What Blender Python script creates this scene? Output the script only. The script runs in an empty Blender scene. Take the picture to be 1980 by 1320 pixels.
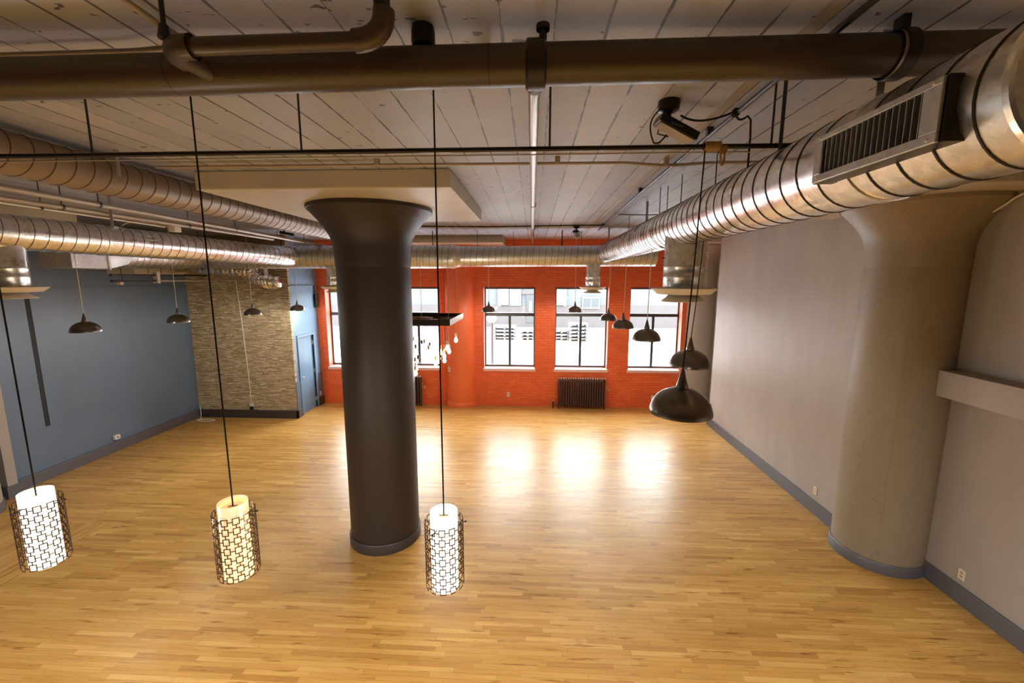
import bpy, bmesh, math, random
from mathutils import Vector, Matrix
random.seed(7)
S = bpy.context.scene
COL = S.collection
PI = math.pi

# ------------------------------------------------------------------ camera
FPX = 813.22
PITCH, ROLL, YAW = math.radians(-81.504159), math.radians(-0.067549), math.radians(-2.87988)
cam_data = bpy.data.cameras.new('camera')
cam_data.sensor_fit = 'HORIZONTAL'
cam_data.sensor_width = 36.0
cam_data.lens = FPX / 1980 * 36.0
cam_data.clip_start = 0.05
cam_data.clip_end = 300
cam = bpy.data.objects.new('camera', cam_data)
COL.objects.link(cam)
Mwc = Matrix.Rotation(ROLL, 3, 'Z') @ Matrix.Rotation(PITCH, 3, 'X') @ Matrix.Rotation(YAW, 3, 'Z')
cam.matrix_world = Matrix.Translation((0, 0, 3.6)) @ Mwc.transposed().to_4x4()
S.camera = cam

# ------------------------------------------------------------------ world and lights
SKY = 20.0
w = bpy.data.worlds.new('world')
S.world = w
w.use_nodes = True
bg = w.node_tree.nodes['Background']
bg.inputs[0].default_value = (0.87, 0.94, 1.0, 1)
bg.inputs[1].default_value = SKY

def area(name, loc, rot, sx, sy, power, color, portal=False):
    d = bpy.data.lights.new(name, 'AREA')
    d.shape = 'RECTANGLE'
    d.size = sx
    d.size_y = sy
    d.energy = power
    d.color = color
    if portal:
        d.cycles.is_portal = True
    o = bpy.data.objects.new(name, d)
    o.location = loc
    o.rotation_euler = rot
    COL.objects.link(o)
    return o

def point(name, loc, power, color, radius):
    d = bpy.data.lights.new(name, 'POINT')
    d.energy = power
    d.color = color
    d.shadow_soft_size = radius
    o = bpy.data.objects.new(name, d)
    o.location = loc
    COL.objects.link(o)
    return o

WIN = [(-5.88, -4.45), (-3.97, -2.60), (-1.39, 0.07), (0.60, 2.08), (2.63, 4.06)]
WZ0, WZ1 = 1.06, 3.385
for k, (a, b) in enumerate(WIN):
    area('window_portal', ((a + b) / 2, 12.05, (WZ0 + WZ1) / 2), (-PI / 2, 0, 0), b - a, WZ1 - WZ0, 1, (1, 1, 1), True)
# added fill lights without fixtures, out of view below the camera
WARM = (1.0, 0.985, 0.95)
for x in (-6.4, -3.2, 0.0, 3.2):
    area('added_fill_area', (x, 0.3, 2.75), (0, 0, 0), 0.7, 0.7, 100, WARM)
S.view_settings.view_transform = 'Standard'
S.view_settings.look = 'None'
S.view_settings.gamma = 1
S.view_settings.exposure = 0.34
S.view_settings.use_curve_mapping = False
S.cycles.use_denoising = True
S.cycles.max_bounces = 10
S.cycles.diffuse_bounces = 6
S.cycles.glossy_bounces = 5
S.cycles.transparent_max_bounces = 12
S.cycles.caustics_reflective = False
S.cycles.caustics_refractive = False
S.cycles.sample_clamp_indirect = 6.0

# ------------------------------------------------------------------ materials
def srgb(r, g, b):
    f = lambda c: (c / 255 / 12.92) if c / 255 <= 0.04045 else ((c / 255 + 0.055) / 1.055) ** 2.4
    return (f(r), f(g), f(b), 1)

def new_mat(name):
    m = bpy.data.materials.new(name)
    m.use_nodes = True
    return m, m.node_tree.nodes, m.node_tree.links, m.node_tree.nodes['Principled BSDF']

def simple(name, col, rough=0.6, metal=0.0, noise=0.0, nscale=8.0, bump=0.0, bscale=60.0, emit=None, es=0.0, spec=None, coat=0.0):
    m, N, L, p = new_mat(name)
    p.inputs['Base Color'].default_value = col
    p.inputs['Roughness'].default_value = rough
    p.inputs['Metallic'].default_value = metal
    if spec is not None:
        p.inputs['Specular IOR Level'].default_value = spec
    if coat:
        p.inputs['Coat Weight'].default_value = coat
        p.inputs['Coat Roughness'].default_value = 0.15
    tc = N.new('ShaderNodeTexCoord')
    if noise:
        n = N.new('ShaderNodeTexNoise')
        n.inputs['Scale'].default_value = nscale
        n.inputs['Detail'].default_value = 5
        L.new(tc.outputs['Object'], n.inputs['Vector'])
        r = N.new('ShaderNodeValToRGB')
        r.color_ramp.elements[0].position = 0.3
        r.color_ramp.elements[1].position = 0.7
        r.color_ramp.elements[0].color = tuple(c * (1 - noise) for c in col[:3]) + (1,)
        r.color_ramp.elements[1].color = tuple(min(1, c * (1 + noise)) for c in col[:3]) + (1,)
        L.new(n.outputs['Fac'], r.inputs[0])
        L.new(r.outputs[0], p.inputs['Base Color'])
    if bump:
        n2 = N.new('ShaderNodeTexNoise')
        n2.inputs['Scale'].default_value = bscale
        n2.inputs['Detail'].default_value = 3
        L.new(tc.outputs['Object'], n2.inputs['Vector'])
        b = N.new('ShaderNodeBump')
        b.inputs['Strength'].default_value = bump
        b.inputs['Distance'].default_value = 0.01
        L.new(n2.outputs['Fac'], b.inputs['Height'])
        L.new(b.outputs[0], p.inputs['Normal'])
    if emit:
        p.inputs['Emission Color'].default_value = emit
        p.inputs['Emission Strength'].default_value = es
    return m

def mth(N, L, op, a, b=None, c=None):
    n = N.new('ShaderNodeMath')
    n.operation = op
    for i, v in enumerate((a, b, c)):
        if v is None:
            continue
        if isinstance(v, (int, float)):
            n.inputs[i].default_value = v
        else:
            L.new(v, n.inputs[i])
    return n.outputs[0]

def mixc(N, L, fac, a, b, mode='MIX'):
    n = N.new('ShaderNodeMix')
    n.data_type = 'RGBA'
    n.blend_type = mode
    for i, v in ((0, fac), (6, a), (7, b)):
        if isinstance(v, (int, float)):
            n.inputs[i].default_value = v
        elif isinstance(v, tuple):
            n.inputs[i].default_value = v
        else:
            L.new(v, n.inputs[i])
    return n.outputs[2]

def ramp(N, L, src, stops):
    r = N.new('ShaderNodeValToRGB')
    e = r.color_ramp.elements
    while len(e) < len(stops):
        e.new(0.5)
    for i, (pos, c) in enumerate(stops):
        e[i].position = pos
        e[i].color = c
    L.new(src, r.inputs[0])
    return r.outputs[0]

def noise(N, L, vec, scale, detail=4, rough=0.5):
    n = N.new('ShaderNodeTexNoise')
    n.inputs['Scale'].default_value = scale
    n.inputs['Detail'].default_value = detail
    n.inputs['Roughness'].default_value = rough
    L.new(vec, n.inputs['Vector'])
    return n.outputs['Fac']

def xyz(N, L, vec):
    s = N.new('ShaderNodeSeparateXYZ')
    L.new(vec, s.inputs[0])
    return s.outputs

def comb(N, L, x, y, z):
    s = N.new('ShaderNodeCombineXYZ')
    for i, v in enumerate((x, y, z)):
        if isinstance(v, (int, float)):
            s.inputs[i].default_value = v
        else:
            L.new(v, s.inputs[i])
    return s.outputs[0]

def floor_mat(name, wid=0.055, length=0.62, rot=False):
    m, N, L, p = new_mat(name)
    tc = N.new('ShaderNodeTexCoord').outputs['Object']
    X, Y, Z = xyz(N, L, tc)
    if rot:
        X, Y = Y, X
    row = mth(N, L, 'FLOOR', mth(N, L, 'DIVIDE', Y, wid))
    wn = N.new('ShaderNodeTexWhiteNoise')
    wn.noise_dimensions = '1D'
    L.new(row, wn.inputs['W'])
    off = mth(N, L, 'MULTIPLY', wn.outputs['Value'], 7.3)
    xs = mth(N, L, 'ADD', mth(N, L, 'DIVIDE', X, length), off)
    colm = mth(N, L, 'FLOOR', xs)
    wn2 = N.new('ShaderNodeTexWhiteNoise')
    wn2.noise_dimensions = '2D'
    L.new(comb(N, L, row, colm, 0), wn2.inputs['Vector'])
    board = wn2.outputs['Value']
    base = ramp(N, L, board, [(0.0, srgb(176, 130, 66)), (0.15, srgb(192, 146, 77)), (0.75, srgb(200, 155, 85)), (1.0, srgb(211, 168, 99))])
    # grain along the strip
    gv = comb(N, L, mth(N, L, 'MULTIPLY', X, 1.6), mth(N, L, 'MULTIPLY', Y, 34.0), mth(N, L, 'MULTIPLY', board, 9.0))
    g = noise(N, L, gv, 1.5, 6, 0.6)
    grain = ramp(N, L, g, [(0.28, (0.66, 0.58, 0.46, 1)), (0.46, (0.93, 0.91, 0.88, 1)), (0.7, (1.04, 1.03, 1.0, 1))])
    c1 = mixc(N, L, 0.75, base, grain, 'MULTIPLY')
    # dark mineral streaks
    sv = comb(N, L, mth(N, L, 'MULTIPLY', X, 2.2), mth(N, L, 'MULTIPLY', Y, 20.0), 3.3)
    s = noise(N, L, sv, 1.3, 3, 0.5)
    st = ramp(N, L, s, [(0.29, (0.48, 0.34, 0.20, 1)), (0.38, (1, 1, 1, 1))])
    c2 = mixc(N, L, 0.8, c1, st, 'MULTIPLY')
    # wide wear
    wv = comb(N, L, mth(N, L, 'MULTIPLY', X, 0.35), mth(N, L, 'MULTIPLY', Y, 0.8), 0)
    ww = ramp(N, L, noise(N, L, wv, 1.2, 3, 0.55), [(0.3, (0.78, 0.71, 0.62, 1)), (0.65, (1.05, 1.04, 1.02, 1))])
    c3 = mixc(N, L, 0.8, c2, ww, 'MULTIPLY')
    # joints
    fy = mth(N, L, 'FRACT', mth(N, L, 'DIVIDE', Y, wid))
    fx = mth(N, L, 'FRACT', xs)
    jy = mth(N, L, 'LESS_THAN', fy, 0.035)
    jx = mth(N, L, 'LESS_THAN', fx, 0.004)
    j = mth(N, L, 'MULTIPLY', mth(N, L, 'MAXIMUM', jy, jx), 0.55)
    c4 = mixc(N, L, j, c3, (0.10, 0.045, 0.015, 1))
    L.new(c4, p.inputs['Base Color'])
    rr = ramp(N, L, noise(N, L, gv, 0.6, 3), [(0.3, (0.27, 0.27, 0.27, 1)), (0.7, (0.40, 0.40, 0.40, 1))])
    L.new(rr, p.inputs['Roughness'])
    p.inputs['Specular IOR Level'].default_value = 0.26
    b = N.new('ShaderNodeBump')
    b.inputs['Strength'].default_value = 0.25
    b.inputs['Distance'].default_value = 0.002
    hh = mth(N, L, 'ADD', mth(N, L, 'MULTIPLY', board, 0.6), mth(N, L, 'MULTIPLY', g, 0.5))
    L.new(mth(N, L, 'SUBTRACT', hh, j), b.inputs['Height'])
    L.new(b.outputs[0], p.inputs['Normal'])
    return m

def ceiling_mat():
    m, N, L, p = new_mat('board_formed_concrete_ceiling')
    tc = N.new('ShaderNodeTexCoord').outputs['Object']
    X, Y, Z = xyz(N, L, tc)
    wob = mth(N, L, 'MULTIPLY', mth(N, L, 'SUBTRACT', noise(N, L, comb(N, L, mth(N, L, 'MULTIPLY', X, 0.5), mth(N, L, 'MULTIPLY', Y, 9.0), 0), 1.0, 3), 0.5), 0.010)
    xs = mth(N, L, 'DIVIDE', mth(N, L, 'ADD', mth(N, L, 'ADD', X, 0.145), wob), 0.225)
    f = mth(N, L, 'FRACT', xs)
    d = mth(N, L, 'ABSOLUTE', mth(N, L, 'SUBTRACT', f, 0.5))   # 0.5 at the joint
    lineid = mth(N, L, 'FLOOR', mth(N, L, 'ADD', xs, 0.5))
    wn = N.new('ShaderNodeTexWhiteNoise')
    wn.noise_dimensions = '1D'
    L.new(lineid, wn.inputs['W'])
    breaks = noise(N, L, comb(N, L, lineid, mth(N, L, 'MULTIPLY', Y, 2.2), 0), 1.4, 4, 0.65)
    thick = mth(N, L, 'MULTIPLY', mth(N, L, 'SUBTRACT', breaks, 0.33), mth(N, L, 'ADD', mth(N, L, 'MULTIPLY', wn.outputs['Value'], 0.14), 0.08))
    line = mth(N, L, 'GREATER_THAN', mth(N, L, 'ADD', d, thick), 0.5)
    line = mth(N, L, 'MULTIPLY', line, mth(N, L, 'GREATER_THAN', d, 0.466))
    # every board has a slightly different tone
    bid = mth(N, L, 'FLOOR', xs)
    wnb = N.new('ShaderNodeTexWhiteNoise')
    wnb.noise_dimensions = '1D'
    L.new(bid, wnb.inputs['W'])
    base = ramp(N, L, wnb.outputs['Value'], [(0, srgb(152, 155, 167)), (1, srgb(170, 173, 184))])
    mott = ramp(N, L, noise(N, L, tc, 1.3, 5, 0.6), [(0.3, (0.84, 0.83, 0.84, 1)), (0.7, (1.08, 1.07, 1.06, 1))])
    c = mixc(N, L, 0.8, base, mott, 'MULTIPLY')
    # chips where the paint has come off
    cv = comb(N, L, mth(N, L, 'MULTIPLY', X, 1.0), mth(N, L, 'MULTIPLY', Y, 1.7), 0)
    chip = noise(N, L, cv, 9.0, 3, 0.55)
    zone = noise(N, L, tc, 0.9, 2)
    ch = mth(N, L, 'GREATER_THAN', mth(N, L, 'ADD', chip, mth(N, L, 'MULTIPLY', zone, 0.30)), 0.845)
    # cross joints of the form panels
    jy = None
    for yy in (7.04, 10.9):
        q = mth(N, L, 'LESS_THAN', mth(N, L, 'ABSOLUTE', mth(N, L, 'SUBTRACT', Y, yy)), 0.006)
        jy = q if jy is None else mth(N, L, 'MAXIMUM', jy, q)
    jy = mth(N, L, 'MULTIPLY', jy, mth(N, L, 'GREATER_THAN', noise(N, L, tc, 1.9, 2), 0.47))
    dark = mth(N, L, 'MAXIMUM', mth(N, L, 'MAXIMUM', line, ch), jy)
    c = mixc(N, L, mth(N, L, 'MULTIPLY', dark, 0.88), c, (0.035, 0.027, 0.022, 1))
    L.new(c, p.inputs['Base Color'])
    p.inputs['Roughness'].default_value = 0.55
    p.inputs['Specular IOR Level'].default_value = 0.4
    b = N.new('ShaderNodeBump')
    b.inputs['Strength'].default_value = 0.5
    b.inputs['Distance'].default_value = 0.006
    h = mth(N, L, 'SUBTRACT', mth(N, L, 'MULTIPLY', noise(N, L, comb(N, L, mth(N, L, 'MULTIPLY', X, 8.0), Y, 0), 3.0, 4), 0.5), mth(N, L, 'MULTIPLY', dark, 0.8))
    h = mth(N, L, 'ADD', h, mth(N, L, 'MULTIPLY', wnb.outputs['Value'], 0.35))
    L.new(h, b.inputs['Height'])
    L.new(b.outputs[0], p.inputs['Normal'])
    return m

def brick_wall_mat():
    m, N, L, p = new_mat('painted_red_brick')
    tc = N.new('ShaderNodeTexCoord').outputs['Object']
    X, Y, Z = xyz(N, L, tc)
    br = N.new('ShaderNodeTexBrick')
    br.inputs['Scale'].default_value = 1.0
    br.inputs['Brick Width'].default_value = 0.215
    br.inputs['Row Height'].default_value = 0.072
    br.inputs['Mortar Size'].default_value = 0.006
    br.inputs['Mortar Smooth'].default_value = 0.6
    br.inputs['Bias'].default_value = 0.0
    br.inputs['Color1'].default_value = srgb(232, 108, 52)
    br.inputs['Color2'].default_value = srgb(224, 96, 46)
    br.inputs['Mortar'].default_value = srgb(200, 78, 36)
    L.new(comb(N, L, mth(N, L, 'ADD', X, Y), Z, 0), br.inputs['Vector'])
    mott = ramp(N, L, noise(N, L, tc, 2.0, 5, 0.6), [(0.3, (0.86, 0.80, 0.80, 1)), (0.7, (1.06, 1.06, 1.06, 1))])
    c = mixc(N, L, 0.8, br.outputs['Color'], mott, 'MULTIPLY')
    L.new(c, p.inputs['Base Color'])
    p.inputs['Roughness'].default_value = 0.5
    b = N.new('ShaderNodeBump')
    b.inputs['Strength'].default_value = 0.6
    b.inputs['Distance'].default_value = 0.006
    L.new(mth(N, L, 'ADD', mth(N, L, 'SUBTRACT', 1.0, br.outputs['Fac']), mth(N, L, 'MULTIPLY', noise(N, L, tc, 30, 3), 0.4)), b.inputs['Height'])
    L.new(b.outputs[0], p.inputs['Normal'])
    return m

def stone_mat():
    m, N, L, p = new_mat('stacked_ledge_stone')
    tc = N.new('ShaderNodeTexCoord').outputs['Object']
    X, Y, Z = xyz(N, L, tc)
    row = mth(N, L, 'FLOOR', mth(N, L, 'DIVIDE', Z, 0.032))
    wn = N.new('ShaderNodeTexWhiteNoise')
    wn.noise_dimensions = '1D'
    L.new(row, wn.inputs['W'])
    xs = mth(N, L, 'ADD', mth(N, L, 'DIVIDE', mth(N, L, 'ADD', X, Y), 0.17), mth(N, L, 'MULTIPLY', wn.outputs['Value'], 5.0))
    colm = mth(N, L, 'FLOOR', xs)
    w2 = N.new('ShaderNodeTexWhiteNoise')
    w2.noise_dimensions = '2D'
    L.new(comb(N, L, row, colm, 0), w2.inputs['Vector'])
    v = w2.outputs['Value']
    base = ramp(N, L, v, [(0, srgb(152, 134, 106)), (0.35, srgb(186, 166, 134)), (0.7, srgb(200, 180, 146)), (1, srgb(228, 212, 180))])
    n = ramp(N, L, noise(N, L, comb(N, L, mth(N, L, 'MULTIPLY', X, 12.0), Y, mth(N, L, 'MULTIPLY', Z, 50.0)), 1.0, 5), [(0.3, (0.6, 0.58, 0.55, 1)), (0.65, (1.1, 1.1, 1.08, 1))])
    c = mixc(N, L, 0.9, base, n, 'MULTIPLY')
    fz = mth(N, L, 'FRACT', mth(N, L, 'DIVIDE', Z, 0.032))
    fx = mth(N, L, 'FRACT', xs)
    j = mth(N, L, 'MAXIMUM', mth(N, L, 'LESS_THAN', fz, mth(N, L, 'MULTIPLY', v, 0.28)), mth(N, L, 'LESS_THAN', fx, 0.03))
    c = mixc(N, L, mth(N, L, 'MULTIPLY', j, 0.8), c, (0.02, 0.014, 0.009, 1))
    L.new(c, p.inputs['Base Color'])
    p.inputs['Roughness'].default_value = 0.8
    b = N.new('ShaderNodeBump')
    b.inputs['Strength'].default_value = 1.0
    b.inputs['Distance'].default_value = 0.02
    L.new(mth(N, L, 'SUBTRACT', v, j), b.inputs['Height'])
    L.new(b.outputs[0], p.inputs['Normal'])
    return m

def galv_mat(name, rough=0.27, tint=(0.86, 0.86, 0.85, 1)):
    m, N, L, p = new_mat(name)
    tc = N.new('ShaderNodeTexCoord').outputs['Object']
    vo = N.new('ShaderNodeTexVoronoi')
    vo.inputs['Scale'].default_value = 34
    L.new(tc, vo.inputs['Vector'])
    sp = ramp(N, L, vo.outputs['Color'], [(0.0, tuple(c * 0.86 for c in tint[:3]) + (1,)), (1.0, tuple(min(1, c * 1.14) for c in tint[:3]) + (1,))])
    L.new(sp, p.inputs['Base Color'])
    p.inputs['Metallic'].default_value = 1.0
    rr = ramp(N, L, noise(N, L, tc, 5.0, 4), [(0.3, (rough * 0.8,) * 3 + (1,)), (0.7, (rough * 1.35,) * 3 + (1,))])
    L.new(rr, p.inputs['Roughness'])
    b = N.new('ShaderNodeBump')
    b.inputs['Strength'].default_value = 0.18
    b.inputs['Distance'].default_value = 0.01
    L.new(noise(N, L, tc, 7.0, 3), b.inputs['Height'])
    L.new(b.outputs[0], p.inputs['Normal'])
    return m

def plaster_mat(name, c, crack=0.0, rough=0.55, horizontal=False):
    m, N, L, p = new_mat(name)
    tc = N.new('ShaderNodeTexCoord').outputs['Object']
    X, Y, Z = xyz(N, L, tc)
    mott = ramp(N, L, noise(N, L, comb(N, L, X, Y, mth(N, L, 'MULTIPLY', Z, 0.4)), 1.6, 5, 0.6), [(0.3, (0.88, 0.88, 0.88, 1)), (0.7, (1.08, 1.08, 1.08, 1))])
    c1 = mixc(N, L, 0.8, c, mott, 'MULTIPLY')
    if crack:
        nz = noise(N, L, comb(N, L, mth(N, L, 'MULTIPLY', X, 5.0), mth(N, L, 'MULTIPLY', Y, 5.0), mth(N, L, 'MULTIPLY', Z, 1.3)), 1.4, 4, 0.6)
        ck = mth(N, L, 'LESS_THAN', mth(N, L, 'ABSOLUTE', mth(N, L, 'SUBTRACT', nz, 0.5)), 0.0022)
        zone = mth(N, L, 'GREATER_THAN', noise(N, L, tc, 2.2, 2), 0.56)
        c1 = mixc(N, L, mth(N, L, 'MULTIPLY', mth(N, L, 'MULTIPLY', ck, zone), crack), c1, tuple(v * 0.3 for v in c[:3]) + (1,))
    L.new(c1, p.inputs['Base Color'])
    p.inputs['Roughness'].default_value = rough
    b = N.new('ShaderNodeBump')
    b.inputs['Strength'].default_value = 0.3
    b.inputs['Distance'].default_value = 0.006
    L.new(mth(N, L, 'ADD', noise(N, L, tc, 12, 4), mth(N, L, 'MULTIPLY', noise(N, L, tc, 90, 2), 0.3)), b.inputs['Height'])
    L.new(b.outputs[0], p.inputs['Normal'])
    return m

def glass_mat():
    m, N, L, p = new_mat('window_glass')
    N.remove(p)
    out = N['Material Output']
    tr = N.new('ShaderNodeBsdfTransparent')
    tr.inputs[0].default_value = (0.97, 0.99, 0.98, 1)
    gl = N.new('ShaderNodeBsdfGlossy')
    gl.inputs['Roughness'].default_value = 0.02
    mx = N.new('ShaderNodeMixShader')
    mx.inputs[0].default_value = 0.05
    L.new(tr.outputs[0], mx.inputs[1])
    L.new(gl.outputs[0], mx.inputs[2])
    L.new(mx.outputs[0], out.inputs[0])
    return m

M = {
    'floor': floor_mat('maple_strip_floor'),
    'floor2': floor_mat('maple_strip_floor_turned', 0.057, 1.1, True),
    'ceiling': ceiling_mat(),
    'brick': brick_wall_mat(),
    'stone': stone_mat(),
    'blue': plaster_mat('slate_blue_paint', srgb(95, 113, 133), 0, 0.42),
    'blue_light': plaster_mat('slate_blue_door_paint', srgb(108, 142, 170), 0, 0.45),
    'tan': plaster_mat('tan_plaster', srgb(160, 140, 110), 0, 0.6),
    'white': plaster_mat('warm_white_wall_paint', srgb(160, 150, 140), 0, 0.5),
    'cream': plaster_mat('cream_concrete_paint', srgb(186, 176, 158), 0.5, 0.5),
    'orange': plaster_mat('orange_red_column_paint', srgb(224, 104, 52), 0, 0.45),
    'brown': plaster_mat('dark_brown_column_paint', srgb(46, 37, 33), 0.8, 0.5),
    'wcol': plaster_mat('off_white_column_paint', srgb(140, 126, 106), 0.8, 0.5),
    'base': simple('charcoal_baseboard_paint', srgb(90, 88, 92), 0.4),
    'base_brown': simple('dark_brown_base_paint', srgb(58, 50, 48), 0.4),
    'galv': galv_mat('galvanized_steel'),
    'galv_dull': galv_mat('dull_galvanized_steel', 0.40, (0.62, 0.61, 0.58, 1)),
    'seam': simple('shadow_gap_duct_seam', (0.03, 0.027, 0.025, 1), 0.5, 0.6),  # dark colour stands in for the shadow gap along the seam
    'seam_light': simple('grey_duct_seam', (0.20, 0.19, 0.175, 1), 0.4, 0.8),
    'painted_duct': simple('duct_in_beige_paint', srgb(142, 124, 106), 0.4, 0.3, 0.06, 3),
    'painted_seam': simple('beige_duct_seam', srgb(80, 68, 58), 0.5),
    'pipe': simple('brown_pipe_paint', srgb(64, 53, 42), 0.36, 0.0, 0.08, 5, 0.15, 30),
    'iron': simple('black_iron', (0.022, 0.018, 0.017, 1), 0.38, 0.4),
    'conduit': simple('pale_conduit_paint', srgb(160, 146, 130), 0.35, 0.2),
    'steelpipe': simple('grey_steel_pipe', srgb(150, 138, 128), 0.3, 0.6),
    'track': simple('black_track_pipe', (0.02, 0.018, 0.018, 1), 0.22, 0.5),
    'strut': simple('zinc_hanger', srgb(170, 170, 172), 0.35, 0.7),
    'rod': simple('dark_threaded_rod', (0.05, 0.05, 0.055, 1), 0.4, 0.6),
    'cord': simple('black_cord', (0.012, 0.011, 0.011, 1), 0.8, spec=0.2),
    'cord_silver': simple('silver_cord', srgb(222, 216, 206), 0.5, 0.0),
    'dome': simple('brushed_bronze_dome', (0.17, 0.15, 0.13, 1), 0.28, 0.9, 0.12, 20),
    'dome_in': simple('dome_inside', (0.5, 0.45, 0.38, 1), 0.5),
    'mesh': simple('bronze_lattice', (0.055, 0.030, 0.018, 1), 0.35, 0.7),
    'rope': simple('tan_rope', srgb(158, 122, 72), 0.8, 0, 0.2, 40, 0.6, 90),
    'frame': simple('dark_window_frame', (0.030, 0.026, 0.028, 1), 0.4),
    'sill': simple('light_washed_red_sill', srgb(226, 180, 172), 0.4),  # red sill coloured pale to stand in for blown-out daylight
    'jamb': simple('red_jamb_paint', srgb(206, 92, 66), 0.4),
    'glass': glass_mat(),
    'radiator': simple('dark_brown_radiator_paint', srgb(62, 46, 42), 0.4),
    'radiator_top': simple('silver_radiator_top', srgb(182, 172, 168), 0.35),  # lighter silver tone along the top of each section
    'brass': simple('pale_brass_valve', srgb(206, 186, 150), 0.3, 0.6),
    'plate': simple('ivory_outlet_plate', srgb(214, 202, 172), 0.4),
    'slot': simple('dark_slot', (0.02, 0.02, 0.02, 1), 0.6),
    'white_plastic': simple('white_plastic', srgb(226, 222, 214), 0.4),
    'white_metal': simple('white_painted_metal', srgb(214, 208, 196), 0.4),
    'foil': None,
    'tray': simple('brown_tray_wood', srgb(92, 76, 62), 0.5, 0, 0.15, 10),
    'tray_edge': simple('pale_tray_edge', srgb(206, 200, 192), 0.35),
    'bulb': simple('lit_bulb_glass', (1, 0.9, 0.72, 1), 0.3, emit=(1.0, 0.86, 0.62, 1), es=5.0),
    'bulb_off': simple('clear_bulb_glass', srgb(220, 222, 220), 0.1),
    'lamp_hot': simple('bright_lit_opal_glass', (1, 0.97, 0.88, 1), 0.35, emit=(1.0, 0.93, 0.78, 1), es=1.0),
    'lamp_warm': simple('warm_lit_opal_glass', (0.9, 0.72, 0.5, 1), 0.35, emit=(1.0, 0.62, 0.30, 1), es=0.42),
    'flood': simple('black_floodlight_housing', (0.012, 0.011, 0.011, 1), 0.35, 0.4),
    'flood_glass': simple('floodlight_glass', srgb(120, 118, 114), 0.12, 0.5),
    'groove': simple('dark_wall_groove', (0.012, 0.013, 0.016, 1), 0.7),
    'concrete_out': simple('pale_pavement', (0.62, 0.62, 0.62, 1), 0.9, 0, 0.05, 1.0),
    'out_wall': None,
    'out_white': simple('white_exterior_panel', (0.1054, 0.1054, 0.1054, 1), 0.8),
    'out_grey': simple('grey_exterior_door', (0.031, 0.031, 0.031, 1), 0.8),
    'out_dark': simple('dark_exterior_glass', (0.0186, 0.0217, 0.0248, 1), 0.5),
    'out_brown': simple('brown_exterior_masonry', (0.0465, 0.0384, 0.0384, 1), 0.9, 0, 0.1, 3),
    'out_blue': simple('pale_blue_glass_block', (0.0496, 0.062, 0.0682, 1), 0.6),
    'wood_out': simple('weathered_timber', (0.0806, 0.0744, 0.0682, 1), 0.8),
}

def foil_mat():
    m, N, L, p = new_mat('crinkled_foil')
    tc = N.new('ShaderNodeTexCoord').outputs['Object']
    p.inputs['Base Color'].default_value = (0.72, 0.68, 0.64, 1)
    p.inputs['Metallic'].default_value = 1
    p.inputs['Roughness'].default_value = 0.22
    b = N.new('ShaderNodeBump')
    b.inputs['Strength'].default_value = 0.8
    b.inputs['Distance'].default_value = 0.02
    L.new(noise(N, L, tc, 22, 4), b.inputs['Height'])
    L.new(b.outputs[0], p.inputs['Normal'])
    return m
M['foil'] = foil_mat()

def out_wall_mat():
    m, N, L, p = new_mat('pale_block_facade')
    tc = N.new('ShaderNodeTexCoord').outputs['Object']
    X, Y, Z = xyz(N, L, tc)
    br = N.new('ShaderNodeTexBrick')
    br.inputs['Scale'].default_value = 1.0
    br.inputs['Brick Width'].default_value = 0.4
    br.inputs['Row Height'].default_value = 0.2
    br.offset = 0.0
    br.inputs['Mortar Size'].default_value = 0.012
    br.inputs['Color1'].default_value = (0.0527, 0.057, 0.062, 1)
    br.inputs['Color2'].default_value = (0.0496, 0.0558, 0.062, 1)
    br.inputs['Mortar'].default_value = (0.0682, 0.0682, 0.0713, 1)
    L.new(comb(N, L, X, Z, 0), br.inputs['Vector'])
    L.new(br.outputs['Color'], p.inputs['Base Color'])
    p.inputs['Roughness'].default_value = 0.85
    return m
M['out_wall'] = out_wall_mat()

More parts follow.
